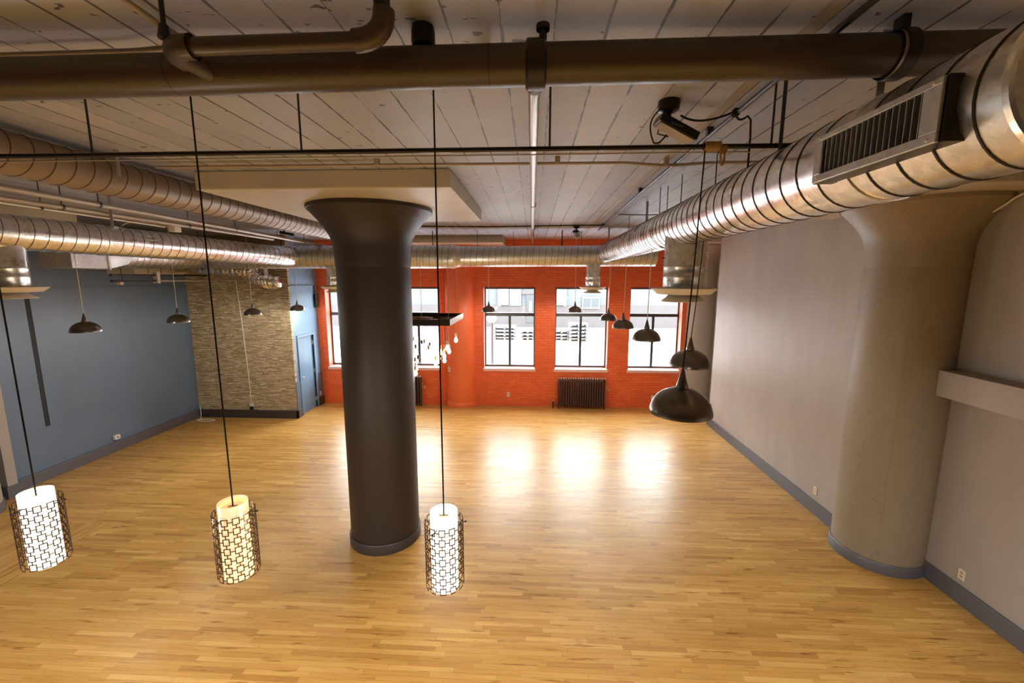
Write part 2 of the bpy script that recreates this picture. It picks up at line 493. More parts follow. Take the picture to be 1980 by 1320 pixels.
# ------------------------------------------------------------------ mesh building
class MB:
    def __init__(self):
        self.bm = bmesh.new()
        self.mi = 0
    def face(self, vs):
        try:
            f = self.bm.faces.new(vs)
            f.material_index = self.mi
            return f
        except ValueError:
            return None
    def box(self, x0, x1, y0, y1, z0, z1, mat=None):
        if mat is None:
            mat = Matrix.Identity(4)
        v = [self.bm.verts.new(mat @ Vector((x, y, z))) for x in (x0, x1) for y in (y0, y1) for z in (z0, z1)]
        for q in ((0, 1, 3, 2), (4, 6, 7, 5), (0, 4, 5, 1), (2, 3, 7, 6), (0, 2, 6, 4), (1, 5, 7, 3)):
            self.face([v[i] for i in q])
        return self
    def ring(self, c, r, u, v, seg):
        return [self.bm.verts.new(c + u * (r * math.cos(2 * PI * i / seg)) + v * (r * math.sin(2 * PI * i / seg))) for i in range(seg)]
    def tube(self, pts, r, seg=12, caps=True, radii=None):
        pts = [Vector(p) for p in pts]
        rings = []
        d = (pts[1] - pts[0]).normalized()
        u = d.orthogonal().normalized()
        for i, p in enumerate(pts):
            if i == 0:
                t = (pts[1] - pts[0]).normalized()
            elif i == len(pts) - 1:
                t = (pts[-1] - pts[-2]).normalized()
            else:
                t = ((pts[i + 1] - p).normalized() + (p - pts[i - 1]).normalized()).normalized()
            u = (u - t * u.dot(t)).normalized()
            v = t.cross(u)
            rr = radii[i] if radii else r
            rings.append(self.ring(p, rr, u, v, seg))
        for a, b in zip(rings, rings[1:]):
            for i in range(seg):
                self.face([a[i], a[(i + 1) % seg], b[(i + 1) % seg], b[i]])
        if caps:
            self.face(list(reversed(rings[0])))
            self.face(rings[-1])
        return self
    def cyl(self, p0, p1, r0, r1=None, seg=16, caps=True):
        return self.tube([p0, p1], r0, seg, caps, [r0, r0 if r1 is None else r1])
    def lathe(self, prof, seg=32, c=(0, 0, 0), closed=False):
        c = Vector(c)
        rings = []
        for r, z in prof:
            if r < 1e-5:
                rings.append([self.bm.verts.new(c + Vector((0, 0, z)))])
            else:
                rings.append([self.bm.verts.new(c + Vector((r * math.cos(2 * PI * i / seg), r * math.sin(2 * PI * i / seg), z))) for i in range(seg)])
        for a, b in zip(rings, rings[1:]):
            for i in range(seg):
                j = (i + 1) % seg
                if len(a) == 1 and len(b) == 1:
                    continue
                if len(a) == 1:
                    self.face([a[0], b[j], b[i]])
                elif len(b) == 1:
                    self.face([a[i], a[j], b[0]])
                else:
                    self.face([a[i], a[j], b[j], b[i]])
        return self
    def helix(self, p0, p1, r, pitch=0.137, N=40, h=0.0035, wd=0.008):
        """spiral lock-seam duct: a helical band per turn with a small raised seam (material 1)"""
        p0, p1 = Vector(p0), Vector(p1)
        d = (p1 - p0)
        Ln = d.length
        d.normalize()
        u = d.cross(Vector((0, 0, 1))).normalized()
        v = u.cross(d)
        offs = [(0, 0), (0.0015, h), (wd, h), (wd + 0.0015, 0), (pitch * 0.55, 0), (pitch, 0)]
        prev = None
        for k in range(-N, int(Ln / pitch + 1) * N + 1):
            a = 2 * PI * k / N
            s0 = pitch * k / N
            cur = []
            for o, hh in offs:
                s = min(max(s0 + o, 0), Ln)
                rad = r + hh
                cur.append((s, p0 + d * s + (u * math.cos(a) + v * math.sin(a)) * rad))
            if prev:
                for q in range(len(offs) - 1):
                    ss = (prev[q][0], prev[q + 1][0], cur[q][0], cur[q + 1][0])
                    if max(ss) - min(ss) < 1e-6 or (abs(prev[q + 1][0] - prev[q][0]) < 1e-7 and abs(cur[q + 1][0] - cur[q][0]) < 1e-7):
                        continue
                    vs = [self.bm.verts.new(x[1]) for x in (prev[q], cur[q], cur[q + 1], prev[q + 1])]
                    self.mi = 1 if q in (0, 1, 2) else 0
                    self.face(vs)
            prev = cur
        self.mi = 0
        bmesh.ops.remove_doubles(self.bm, verts=self.bm.verts[:], dist=0.0002)
        return self
    def build(self, name, mat, parent=None, smooth=False, bevel=0.0, angle=40):
        me = bpy.data.meshes.new(name)
        bmesh.ops.recalc_face_normals(self.bm, faces=self.bm.faces[:])
        self.bm.to_mesh(me)
        self.bm.free()
        mats = mat if isinstance(mat, (list, tuple)) else [mat]
        for m in mats:
            me.materials.append(M[m] if isinstance(m, str) else m)
        o = bpy.data.objects.new(name, me)
        COL.objects.link(o)
        if parent:
            o.parent = parent
        if smooth:
            for pl in me.polygons:
                pl.use_smooth = True
            me.set_sharp_from_angle(angle=math.radians(angle))
        if bevel:
            b = o.modifiers.new('bevel', 'BEVEL')
            b.width = bevel
            b.segments = 2
            b.limit_method = 'ANGLE'
        return o

def tag(o, label=None, cat=None, group=None, kind=None):
    if label: o['label'] = label
    if cat: o['category'] = cat
    if group: o['group'] = group
    if kind: o['kind'] = kind
    return o

def thing(name, label, cat, loc=(0, 0, 0), rz=0.0, group=None):
    o = bpy.data.objects.new(name, None)
    o.empty_display_size = 0.1
    COL.objects.link(o)
    o.location = loc
    o.rotation_euler = (0, 0, rz)
    return tag(o, label, cat, group)

def copy_tree(o, parent=None):
    c = o.copy()
    COL.objects.link(c)
    if parent:
        c.parent = parent
    for ch in list(o.children):
        copy_tree(ch, c)
    return c

def struct(name, mb, mat, **k):
    return tag(mb.build(name, mat, **k), kind='structure')

def bez(p0, p1, p2, n=10):
    p0, p1, p2 = Vector(p0), Vector(p1), Vector(p2)
    return [(1 - t) ** 2 * p0 + 2 * t * (1 - t) * p1 + t * t * p2 for t in [i / n for i in range(n + 1)]]

def arc_path(pts, rad, n=6):
    """polyline with rounded corners"""
    pts = [Vector(p) for p in pts]
    out = [pts[0]]
    for i in range(1, len(pts) - 1):
        a = (pts[i - 1] - pts[i]).normalized()
        b = (pts[i + 1] - pts[i]).normalized()
        out += bez(pts[i] + a * rad, pts[i], pts[i] + b * rad, n)
    out.append(pts[-1])
    return out

# ------------------------------------------------------------------ room shell
ZC = 4.65
FY = 11.63
XL, XR1, XR2 = -8.75, 4.39, 4.82
REAR = -3.2
struct('floor', MB().box(XL - .4, XR2 + .4, REAR, FY + .5, -0.15, 0), 'floor')
struct('ceiling', MB().box(XL - .4, XR2 + .4, REAR, FY + .6, ZC, ZC + 0.25), 'ceiling')
# far brick wall with five openings
mb = MB()
T0, T1 = FY, FY + 0.42
xs = [XL - .4] + [v for w_ in WIN for v in w_] + [XR2 + .4]
for i in range(0, len(xs), 2):
    mb.box(xs[i], xs[i + 1], T0, T1, 0, ZC)
for a, b in WIN:
    mb.box(a, b, T0, T1, 0, WZ0)
    mb.box(a, b, T0, T1, WZ1, ZC)
struct('wall_back', mb, 'brick')
# left wall: blue panelling on a wall, with a recessed dark reveal and shallow seams
mb = MB()
mb.box(XL - 0.3, XL, REAR, 10.40, 0, ZC)
struct('wall_left', mb, 'blue')
struct('wall_left_panel', MB().box(XL, XL + 0.012, 6.90, 10.26, 0.955, 3.40), 'blue')
struct('trim_1', MB().box(XL, XL + 0.006, 6.835, 6.90, 0.955, 3.40), 'groove')
struct('trim_2', MB().box(XL, XL + 0.02, 6.20, 10.26, 3.40, 3.425), 'blue')
# stone faced return wall and the blue store wall with its door
struct('wall_stone', MB().box(XL, -6.10, 10.26, 10.34, 0.2, 4.18), 'stone')
struct('wall_stone_upper', MB().box(XL, -6.10, 10.27, 10.34, 4.18, ZC), 'tan')
DY0, DY1 = 10.53, 11.27
mb = MB()
mb.box(-6.40, -6.10, 10.34, DY0, 0, ZC)
mb.box(-6.40, -6.10, DY1, FY, 0, ZC)
mb.box(-6.40, -6.10, DY0, DY1, 2.07, ZC)
struct('wall_store', mb, 'blue_light')
struct('trim_3', MB().box(-6.10, -6.075, 10.27, FY, 3.40, 3.425), 'blue')
struct('trim_4', MB().box(-6.10, -6.085, DY1 + .06, FY, 0.2, 0.95), 'blue')
struct('trim_5', MB().box(-6.10, -6.085, 10.27, DY0 - .06, 0.2, 0.95), 'blue')
d = struct('door_1', MB().box(-6.17, -6.13, DY0, DY1, 0.01, 2.07), 'blue_light')
mb = MB()
mb.box(-6.13, -6.075, DY0 - .06, DY0, 0, 2.13)
mb.box(-6.13, -6.075, DY1, DY1 + .06, 0, 2.13)
mb.box(-6.13, -6.075, DY0, DY1, 2.07, 2.13)
mb.build('door_frame', 'blue_light', d)
MB().cyl((-6.13, 10.60, 1.0), (-6.09, 10.60, 1.0), 0.012).lathe([(0, -.03), (.024, -.02), (.03, 0), (.024, .02), (0, .03)], 14, (-6.07, 10.60, 1.0)).build('door_knob', 'white_metal', d, True)
for z in (0.25, 1.05, 1.85):
    MB().cyl((-6.118, DY1 - .002, z - .05), (-6.118, DY1 - .002, z + .05), 0.012, seg=10).build('hinge', 'white_metal', d, True)
# right wall: thick furred part beyond the column, thinner part before it
struct('wall_right', MB().box(XR1, XR2 + .4, 5.40, 10.35, 0, ZC), 'white', bevel=0.03)
struct('wall_right_near', MB().box(XR2, XR2 + .4, REAR, 5.40, 0, ZC), 'white')
struct('wall_right_end', MB().box(XR2, XR2 + .4, 10.35, FY, 0, ZC), 'white')
struct('wall_rear', MB().box(XL - .4, XR2 + .4, REAR - .3, REAR, 0, ZC), 'brown')
# baseboards
BH = 0.205
struct('baseboard_left', MB().box(XL, XL + .04, 6.20, 10.22, 0, BH), 'base', bevel=.004)
struct('baseboard_stone', MB().box(XL, -6.06, 10.20, 10.26, 0, BH), 'base_brown', bevel=.004)
struct('baseboard_store', MB().box(-6.10, -6.06, DY1 + .06, FY, 0, 0.24), 'base_brown', bevel=.004)
struct('baseboard_store_end', MB().box(-6.10, -6.06, 10.20, DY0 - .06, 0, BH), 'base', bevel=.004)
struct('baseboard_right', MB().box(XR1 - .035, XR1, 5.75, 10.35, 0, BH), 'base', bevel=.004)
struct('baseboard_right_near', MB().box(XR2 - .035, XR2, REAR, 5.2, 0, BH), 'base', bevel=.004)
struct('baseboard_right_end', MB().box(XR2 - .035, XR2, 10.35, FY, 0, BH), 'base', bevel=.004)
# floor patch with boards turned the other way
struct('trim_6', MB().box(-8.7, -6.27, 2.4, 5.45, 0.0, 0.006), 'floor2')
# white stepped wall end beside the left column
struct('wall_left_return', MB().box(XL, -8.60, 6.06, 6.20, 0, ZC), 'white')
struct('baseboard_return', MB().box(XL, -8.575, 6.03, 6.225, 0, BH), 'base')

# windows
def window(k, a, b):
    g = 0.24     # frames sit this deep in the wall
    y0 = FY + g
    f = MB()
    fw = 0.055
    f.box(a, a + fw, y0, y0 + .07, WZ0, WZ1)
    f.box(b - fw, b, y0, y0 + .07, WZ0, WZ1)
    f.box(a + fw, b - fw, y0, y0 + .07, WZ1 - .075, WZ1)
    f.box(a + fw, b - fw, y0, y0 + .07, WZ0 + .03, WZ0 + .09)
    f.box(a + fw, b - fw, y0 - .01, y0 + .075, 2.55, 2.645)
    c = (a + b) / 2
    f.box(c - .035, c + .035, y0 - .005, y0 + .072, WZ0 + .09, 2.55)
    o = struct('window_%d' % k, f, 'frame', bevel=.006)
    MB().box(a + fw, b - fw, y0 + .03, y0 + .034, 2.645, WZ1 - .075).build('upper_pane', 'glass', o)
    MB().box(a + fw, c - .035, y0 + .03, y0 + .034, WZ0 + .09, 2.55).build('lower_pane', 'glass', o)
    MB().box(c + .035, b - fw, y0 + .03, y0 + .034, WZ0 + .09, 2.55).build('lower_pane', 'glass', o)
    MB().box(a - .012, b + .012, FY - .035, y0, WZ0 - .05, WZ0 + .03).build('sill', 'sill', o, bevel=.008)
    j = MB()
    j.box(a, a + .018, FY - .004, y0, WZ0 + .03, WZ1)
    j.box(b - .018, b, FY - .004, y0, WZ0 + .03, WZ1)
    j.box(a + .018, b - .018, FY - .004, y0, WZ1 - .018, WZ1)
    j.build('jamb', 'jamb', o)
for k, (a, b) in enumerate(WIN):
    window(k + 1, a, b)

# ------------------------------------------------------------------ street outside
GZ = 0.70
struct('ground_outside', MB().box(-40, 50, FY + .42, 60, GZ - .3, GZ), 'concrete_out')
fac = thing('street_building', 'pale block building across the street, seen through the windows', 'building', (0, 25.2, GZ))
MB().box(-40, 50, 0, 5, 0, 3.6).build('facade', 'out_wall', fac)
MB().box(-40, 50, -.06, 0, 0, 1.32).build('masonry_band', 'out_brown', fac)
MB().box(-2.1, -1.45, -.20, -.06, 1.35, 3.4).build('white_panel', 'out_white', fac)
MB().box(-1.42, -.72, -.12, -.06, 1.30, 3.3).build('glass_block_panel', 'out_blue', fac)
dd = MB().box(-.42, .15, -.10, -.06, .30, 1.98).build('entrance_door', 'out_grey', fac)
MB().box(-.25, -.08, -.13, -.10, .95, 1.6).build('door_window', 'out_white', dd)
MB().box(-.70, .45, -.13, -.06, 2.0, 2.2).build('door_lintel', 'out_brown', fac)
MB().box(1.25, 1.95, -.20, -.06, 1.35, 3.4).build('white_panel', 'out_white', fac)
fw_ = MB().box(2.88, 3.92, -.16, -.06, 1.15, 1.85).build('facade_window', 'out_white', fac)
MB().box(2.96, 3.36, -.19, -.16, 1.24, 1.76).build('window_pane', 'out_dark', fw_)
MB().box(3.44, 3.84, -.19, -.16, 1.24, 1.76).build('window_pane', 'out_dark', fw_)

def pallets(x, y, n, wdt, label):
    o = thing('timber_stack', label, 'timber', (x, y, GZ), 0, None)
    for i in range(n):
        z = 0.02 + i * .17
        for bx in (0, wdt / 2, wdt):
            MB().box(-wdt / 2 + bx - .05, -wdt / 2 + bx + .05, -.4, .4, z, z + .1).build('runner', 'wood_out', o)
        MB().box(-wdt / 2 - .05, wdt / 2 + .05, -.42, .42, z + .1, z + .13).build('deck_board', 'out_white', o)
pallets(-1.35, 20.2, 4, .95, 'low timber stack outside, left through the window beside the pilaster')
pallets(-.25, 20.2, 3, .55, 'small timber stack outside by the right pane edge of the middle window')
pallets(1.35, 20.2, 3, .6, 'low timber stack outside, at left of the window above the radiator')
pallets(2.12, 19.9, 5, .75, 'tall timber stack outside, nearest the mullion above the radiator')
t = thing('street_pole', 'pale blue grey pole on the pavement outside the middle window', 'pole', (-1.33, 13.6, GZ))
MB().cyl((0, 0, 0), (0, 0, 1.75), 0.05, 0.045).build('post', 'out_blue', t, True)
MB().box(-.1, .1, -.1, .1, 0, .04).build('foot_plate', 'out_blue', t)

# ------------------------------------------------------------------ drop panels and columns
def drop_panel(label, xc, yc, x0=-1.28, x1=1.28, y0=-1.23, y1=1.22):
    o = MB().box(x0, x1, y0, y1, -.18, -.001).build('drop_panel', 'cream', bevel=.012)
    o.location = (xc, yc, ZC)
    tag(o, label, 'ceiling panel', 'concrete drop panels above the columns')
    return o
CX = [-8.65, -2.06, 4.57]
drop_panel('thick square cream panel under the ceiling above the dark brown column', -2.09, 5.43)
drop_panel('cream ceiling panel at the far left above the left ducts', CX[0], 5.43, -.1)
drop_panel('cream ceiling panel above the off-white column, half hidden by the big duct', CX[2], 5.43, x1=.25)
drop_panel('pale ceiling panel over the orange pilaster by the windows', -2.04, 11.73, y1=-.1)
drop_panel('small corner of ceiling panel at the far right above the white corner column', CX[2], 11.73, x1=.25, y1=-.1)

def column(name, label, x, y, mat, basemat, rs=.462, seam=True, top=ZC - .18):
    t = thing(name, label, 'column', (x, y, 0), 0, None)
    s = MB().lathe([(rs, 0), (rs, 3.74)], 64).build('shaft', mat, t, True)
    prof = [(rs, 3.74), (rs + .004, 3.76), (rs + .008, 3.95), (rs + .02, 4.03), (rs + .05, 4.12), (rs + .11, 4.22), (rs + .17, 4.30), (rs + .285, top - .045), (rs + .30, top - .045), (rs + .30, top)]
    MB().lathe(prof, 64).build('capital', mat, t, True)
    MB().lathe([(rs + .002, 0), (rs + .02, 0), (rs + .02, .13), (rs + .012, .14), (rs + .002, .14)], 64).build('base_trim', basemat, t, True)
    return t
def seam(t, ang, r, zs, mat, name='seam'):
    # a raised, slightly wandering plaster seam up the shaft
    pts = []
    for i in range(26):
        z = zs[0] + (zs[1] - zs[0]) * i / 25
        a = ang + random.uniform(-.012, .012)
        pts.append((r * math.cos(a), r * math.sin(a), z))
    MB().tube(pts, .004, 5).build(name, mat, t, True)
c1 = column('concrete_column', 'huge dark brown round column with flared top in the middle of the room', CX[1], 5.42, 'brown', 'base_brown')
seam(c1, math.radians(-32), .461, (.2, 3.72), 'brown')
c2 = column('concrete_column', 'off-white round column with flared top against the right wall', CX[2], 5.36, 'wcol', 'base', .485)
seam(c2, math.radians(-128), .484, (.15, 3.72), 'wcol')
column('concrete_column', 'white round column at the left edge, only its side showing', CX[0], 5.42, 'white', 'base', .485)
column('engaged_column', 'orange red half round pilaster between the window pairs', -2.04, 11.83, 'orange', 'orange', .475)
column('engaged_column', 'bright white round column in the far right corner beside the last window', 4.57, 11.83, 'white', 'base', .46)

# ------------------------------------------------------------------ round ducts
def duct_body(p0, p1, r, parent, mats=('galv', 'seam'), pitch=.137, name='duct_body', N=40):
    o = MB().helix(p0, p1, r, pitch, N).build(name, list(mats), parent, True, angle=35)
    return o
def band(p, d, r, parent, mat='galv', wd=.03, name='coupling_band'):
    p = Vector(p); d = Vector(d).normalized()
    MB().tube([p - d * wd, p - d * wd * .9, p + d * wd * .9, p + d * wd], r, 40, False, [r + .001, r + .007, r + .007, r + .001]).build(name, mat, parent, True)

# big right hand duct
t = thing('spiral_duct', 'large shiny spiral duct running from top right back to the windows', 'duct', (1.40, 1.22, 4.11))
P0, P1 = Vector((0, 0, 0)), Vector((.165, 8.15, .04))
duct_body(P0, P1, .2, t)
d_ = (P1 - P0).normalized()
# flat end cap with a rolled rim
c = MB().tube([P0 - d_ * .004, P0 - d_ * .003], .195, 48, True)
c.build('end_cap', 'galv_dull', t, True, angle=20)
MB().tube([P0 - d_ * .016, P0 - d_ * .012, P0 + d_ * .002, P0 + d_ * .006], .2, 48, False, [.193, .203, .206, .201]).build('cap_rim', 'galv', t, True)
band(P0 + d_ * .62, d_, .2, t)
band(P0 + d_ * 3.6, d_, .2, t)
# side register
G = MB()   # frame in duct local coordinates, face towards -x
gx0, gx1 = -.235, -.12
gy0, gy1, gz0, gz1 = .17, .66, -.085, .045
G.box(gx0, gx0 + .012, gy0 - .03, gy1 + .03, gz1, gz1 + .022)
G.box(gx0, gx0 + .012, gy0 - .03, gy1 + .03, gz0 - .03, gz0)
G.box(gx0, gx0 + .012, gy0 - .03, gy0 + .03, gz0, gz1)
G.box(gx0, gx0 + .012, gy1 - .012, gy1 + .03, gz0, gz1)
gf = G.build('grille', 'galv_dull', t, bevel=.002)
K = MB()
K.box(gx0 + .012, gx1, gy0 - .04, gy0 - .032, gz0 - .03, gz1 + .022)
K.box(gx0 + .012, gx1, gy1 + .032, gy1 + .04, gz0 - .03, gz1 + .022)
K.box(gx0 + .012, gx1, gy0 - .032, gy1 + .032, gz1 + .016, gz1 + .022)
K.box(gx0 + .012, gx1, gy0 - .032, gy1 + .032, gz0 - .03, gz0 - .024)
K.box(gx0 + .013, gx0 + .018, gy0 - .02, gy1 + .02, gz0 - .01, gz1 + .01)  # black back sheet, its colour stands in for the shaded interior
K.build('grille_box', 'flood', gf)
nv = 18
for i in range(nv):
    y = gy0 + .035 + (gy1 - gy0 - .05) * i / (nv - 1)
    MB().box(gx0 + .001, gx0 + .009, y - .0012, y + .0012, gz0, gz1).build('vane', 'galv_dull', gf)
for (yy, zz) in ((gy0, gz0 - .016), (gy1, gz0 - .016), (gy0, gz1 + .011), (gy1, gz1 + .011)):
    MB().cyl((gx0 - .004, yy, zz), (gx0, yy, zz), .006, seg=10).build('screw', 'galv', gf, True)

# cross manifold by the windows with its left part wider
t = thing('manifold_duct', 'dull spiral duct crossing the room in front of the red wall', 'duct', (0, 9.45, 4.09))
duct_body((-1.80, 0.10, 0), (2.66, 0.12, .01), .226, t, ('galv_dull', 'seam_light'))
duct_body((-7.62, -.06, -.02), (-1.80, .02, -.01), .252, t, ('galv_dull', 'seam_light'))
MB().tube([(-1.86, .03, -.01), (-1.80, .04, -.01), (-1.70, .09, 0), (-1.64, .1, 0)], .25, 44, False, [.256, .262, .236, .229]).build('reducer_collar', 'galv_dull', t, True)
MB().tube([(2.655, .12, .01), (2.665, .12, .01)], .228, 44).build('end_cap', 'galv', t, True)

# lower left duct
t = thing('spiral_duct', 'shiny spiral duct at the left running back to the cross duct', 'duct', (-6.012, 4.622, 4.12))
dv = Vector((.132, .991, -.010)).normalized()
duct_body(dv * -2.6, dv * 4.62, .2, t, ('galv', 'seam_light'))
band(dv * .95, dv, .2, t)
MB().tube([dv * 4.58, dv * 4.66], .2, 44, True, [.206, .196]).build('joint_collar', 'galv', t, True)
# upper left duct
t = thing('spiral_duct', 'beige painted spiral duct high on the left, passing behind the brown column', 'duct', (-3.62, 1.6, 4.46))
duct_body((-.10, -2.2, .02), (0, 7.8, -.03), .15, t, ('painted_duct', 'painted_seam'))
MB().tube([(0, 7.8, -.03), (0, 7.82, -.03)], .152, 40).build('end_cap', 'painted_duct', t, True)
for y in (1.9, 4.2):
    MB().box(-.17, -.155, y - .015, y + .015, -.02, .189).build('hanger_strap', 'strut', t)
    MB().box(.155, .17, y - .015, y + .015, -.02, .189).build('hanger_strap', 'strut', t)


# supply duct along the left wall with its square plenum
t = thing('supply_duct', 'dull round duct with a square plenum behind the lower left duct', 'duct', (-7.62, 7.5, 4.03))
duct_body((0, 0, 0), (0, 1.86, .04), .25, t, ('galv_dull', 'seam_light'))
def ring_pts(n, r):
    return [Vector((r * math.cos(2 * PI * i / n + PI / 4), 0, r * math.sin(2 * PI * i / n + PI / 4))) for i in range(n)]
def square_pts(n, s):
    out = []
    for i in range(n):
        a = 2 * PI * i / n + PI / 4
        c_, s_ = math.cos(a), math.sin(a)
        m_ = max(abs(c_), abs(s_))
        out.append(Vector((s * c_ / m_, 0, s * s_ / m_)))
    return out
tr = MB()
n = 32
A = [tr.bm.verts.new(p + Vector((0, -.45, 0))) for p in square_pts(n, .27)]
B = [tr.bm.verts.new(p) for p in ring_pts(n, .254)]
for i in range(n):
    tr.face([A[i], A[(i + 1) % n], B[(i + 1) % n], B[i]])
tr.build('transition', 'galv_dull', t, True, angle=15)
MB().box(-.27, .27, -1.05, -.45, -.27, .27).build('plenum_box', 'galv_dull', t, bevel=.004)
MB().box(-.29, .29, -.47, -.44, -.29, .29).build('flange', 'galv', t)

# fan unit on rails by the stone wall
t = thing('air_handler', 'pale fan unit on black rails below the ducts by the stone wall', 'air handler', (-8.25, 8.72, 3.68))
MB().box(-.3, .3, -.6, .62, 0, .42).build('casing', 'white_metal', t, bevel=.01)
for y in (-.3, .0, .3):
    MB().box(.3, .304, y - .006, y + .006, .02, .4).build('panel_joint', 'slot', t)
MB().box(.3, .306, .40, .50, .03, .07).build('label_plate', 'slot', t)
MB().cyl((.42, .2, .06), (.42, .55, .06), .035).build('valve_body', 'brass', t, True)
for (x, z) in ((.72, -.02), (.72, -.13)):
    MB().box(x - .02, x + .02, -1.5, .72, z - .018, z + .018).build('support_rail', 'flood', t)
for y in (-1.3, -.2, .6):
    MB().cyl((.72, y, -.15), (.72, y, .97), .006, seg=8).build('threaded_rod', 'rod', t, True)
MB().box(.70, .78, -1.40, -1.34, -.20, -.15).build('clamp', 'white_metal', t)
MB().box(.68, .78, -.62, -.56, -.18, .05).build('clamp', 'white_metal', t)

t = thing('drain_pipe', 'thin beige pipe with an elbow crossing the top of the stone wall', 'pipe', (-7.45, 9.45, 3.57))
MB().tube(arc_path([(0, -1.3, -.02), (0, .0, -.02), (0.0, .12, -.02), (.02, .13, .04), (.25, .2, .0), (1.15, .28, -.04)], .04), .018, 10).build('pipe_run', 'conduit', t, True)
MB().cyl((.62, .24, -.02), (.62, .24, .10), .014, seg=10).build('riser_stub', 'conduit', t, True)
MB().tube(arc_path([(-.02, .10, -.02), (-.02, .10, .12), (.03, .14, .12)], .03), .014, 10).build('elbow', 'conduit', t, True)
MB().box(1.13, 1.17, .20, .34, -.05, .46).build('wall_strap', 'conduit', t)

# foil flex duct
t = thing('flexible_duct', 'crinkled silver foil flex duct bending down over the stone wall', 'duct', (-6.9, 9.72, 3.72))
pts, rad = [], []
base = bez((-1.0, .05, .10), (-.2, .06, .12), (.22, .05, .02), 34) + bez((.24, .05, .01), (.45, .0, -.24), (.98, -.10, -.21), 44)
for i, p in enumerate(base):
    pts.append(p)
    rad.append(.140 + .014 * math.sin(i * 1.9) + random.uniform(-.010, .010))
rad[-1] = .11
mbx = MB().tube(pts, .11, 28, True, rad)
for v in mbx.bm.verts:
    v.co += Vector((random.uniform(-1, 1), random.uniform(-1, 1), random.uniform(-1, 1))) * .006
mbx.build('foil_sleeve', 'foil', t, True, angle=70)
MB().tube([base[-3], base[-2]], .142, 28, False).build('clamp_ring', 'galv', t, True)

# ------------------------------------------------------------------ round diffusers on drop ducts
def diffuser(label, x, y, ztop, zb, rd, rp):
    t = thing('ceiling_diffuser', label, 'air diffuser', (x, y, zb), 0, 'round diffusers hanging from the ducts')
    MB().lathe([(rd, .04), (rd, (ztop - zb) * .28), (rd + .004, (ztop - zb) * .30), (rd, (ztop - zb) * .32), (rd, (ztop - zb) * .45), (rd + .005, (ztop - zb) * .47), (rd, (ztop - zb) * .49), (rd, ztop - zb)], 48).build('drop_duct', 'galv', t, True, angle=60)
    MB().lathe([(rd * .98, .045), (rp * .78, .045), (rp, .062), (rp + .005, .055), (rp * .80, .0), (rd * .9, -.005), (rd * .9, .03)], 56).build('outer_plate', 'white_metal', t, True)
    MB().lathe([(0, -.025), (rd * .55, -.025), (rd * .68, -.05), (rp * .66, -.075), (rp * .67, -.068), (rd * .80, -.03), (rd * .6, .02), (0, .02)], 48).build('inner_cone', 'white_metal', t, True)
    MB().cyl((-rd - .03, 0, (ztop - zb) * .62), (-rd, 0, (ztop - zb) * .62), .006, seg=8).build('damper_knob', 'iron', t, True)
    return t
diffuser('large round diffuser hanging from the big right hand duct', 1.495, 4.30, 4.02, 3.45, .200, .31)
diffuser('round diffuser at the left edge under the lower left duct', -6.05, 4.62, 4.02, 3.44, .165, .31)
diffuser('small looking round diffuser over the window above the radiator', 1.32, 9.56, 3.95, 3.36, .16, .30)
diffuser('round diffuser by the leftmost window, mostly hidden by the brown column', -4.55, 9.52, 3.95, 3.36, .16, .30)

# ------------------------------------------------------------------ ceiling pipes
BP = lambda x: Vector((x, 1.897 + .041 * x, 4.476 + .022 * x))
t = thing('main_pipe', 'thick dark painted pipe spanning the top of the view', 'pipe', (0, 0, 0))
MB().tube([BP(-8.6), BP(4.7)], .079, 40).build('pipe_run', 'pipe', t, True)
bd = (BP(1) - BP(0)).normalized()
for x in (-1.50, -.19):
    MB().tube([BP(x) - bd * .002, BP(x) + bd * .002], .0805, 40, False, [.0802, .0802]).build('weld_line', 'iron', t, True)
def clamp(x, wdt, label_mat='iron'):
    o = MB()
    o.tube([BP(x) - bd * wdt, BP(x) - bd * wdt * .8, BP(x) + bd * wdt * .8, BP(x) + bd * wdt], .09, 36, False, [.081, .094, .094, .081])
    return o
# mechanical tee whose outlet feeds the lengthwise pipe
k = clamp(0.0, .042).build('tee_clamp', 'iron', t, True)
b0 = BP(0.0)
MB().cyl(b0 + Vector((0, .06, -.01)), b0 + Vector((0, .185, -.008)), .042, .036, 24).build('tee_outlet', 'iron', t, True)
MB().cyl(b0 + Vector((.03, -.02, .08)), b0 + Vector((.03, -.02, .13)), .016, seg=12).lathe([(.028, 0), (.028, .02), (0, .02)], 12, b0 + Vector((.03, -.02, .12))).build('clamp_bolt', 'iron', k, True)
# swivel hanger on the right
k2 = clamp(1.48, .030).build('coupling_clamp', 'iron', t, True)
MB().tube([BP(1.44), BP(1.455)], .088, 36, False).build('clamp_rim', 'steelpipe', k2, True)
MB().box(1.47, 1.50, 1.93, 1.98, 4.57, 4.65).build('hanger_lug', 'iron', k2)
MB().lathe([(.046, 4.575), (.05, 4.585), (.05, 4.63), (.046, 4.65)], 24, (-.475, 1.93, 0)).build('hanger_cup', 'iron', t, True)


t = thing('fire_sprinkler', 'small sprinkler head peeking out below the thick pipe', 'sprinkler', (-.235, 2.10, 4.65))
MB().lathe([(0, 0), (.03, 0), (.032, -.02), (.018, -.05), (.012, -.10), (.012, -.13)], 16).build('escutcheon', 'iron', t, True)
MB().lathe([(0, -.145), (.026, -.145), (.026, -.15), (.012, -.13), (0, -.13)], 16).build('deflector', 'strut', t, True)
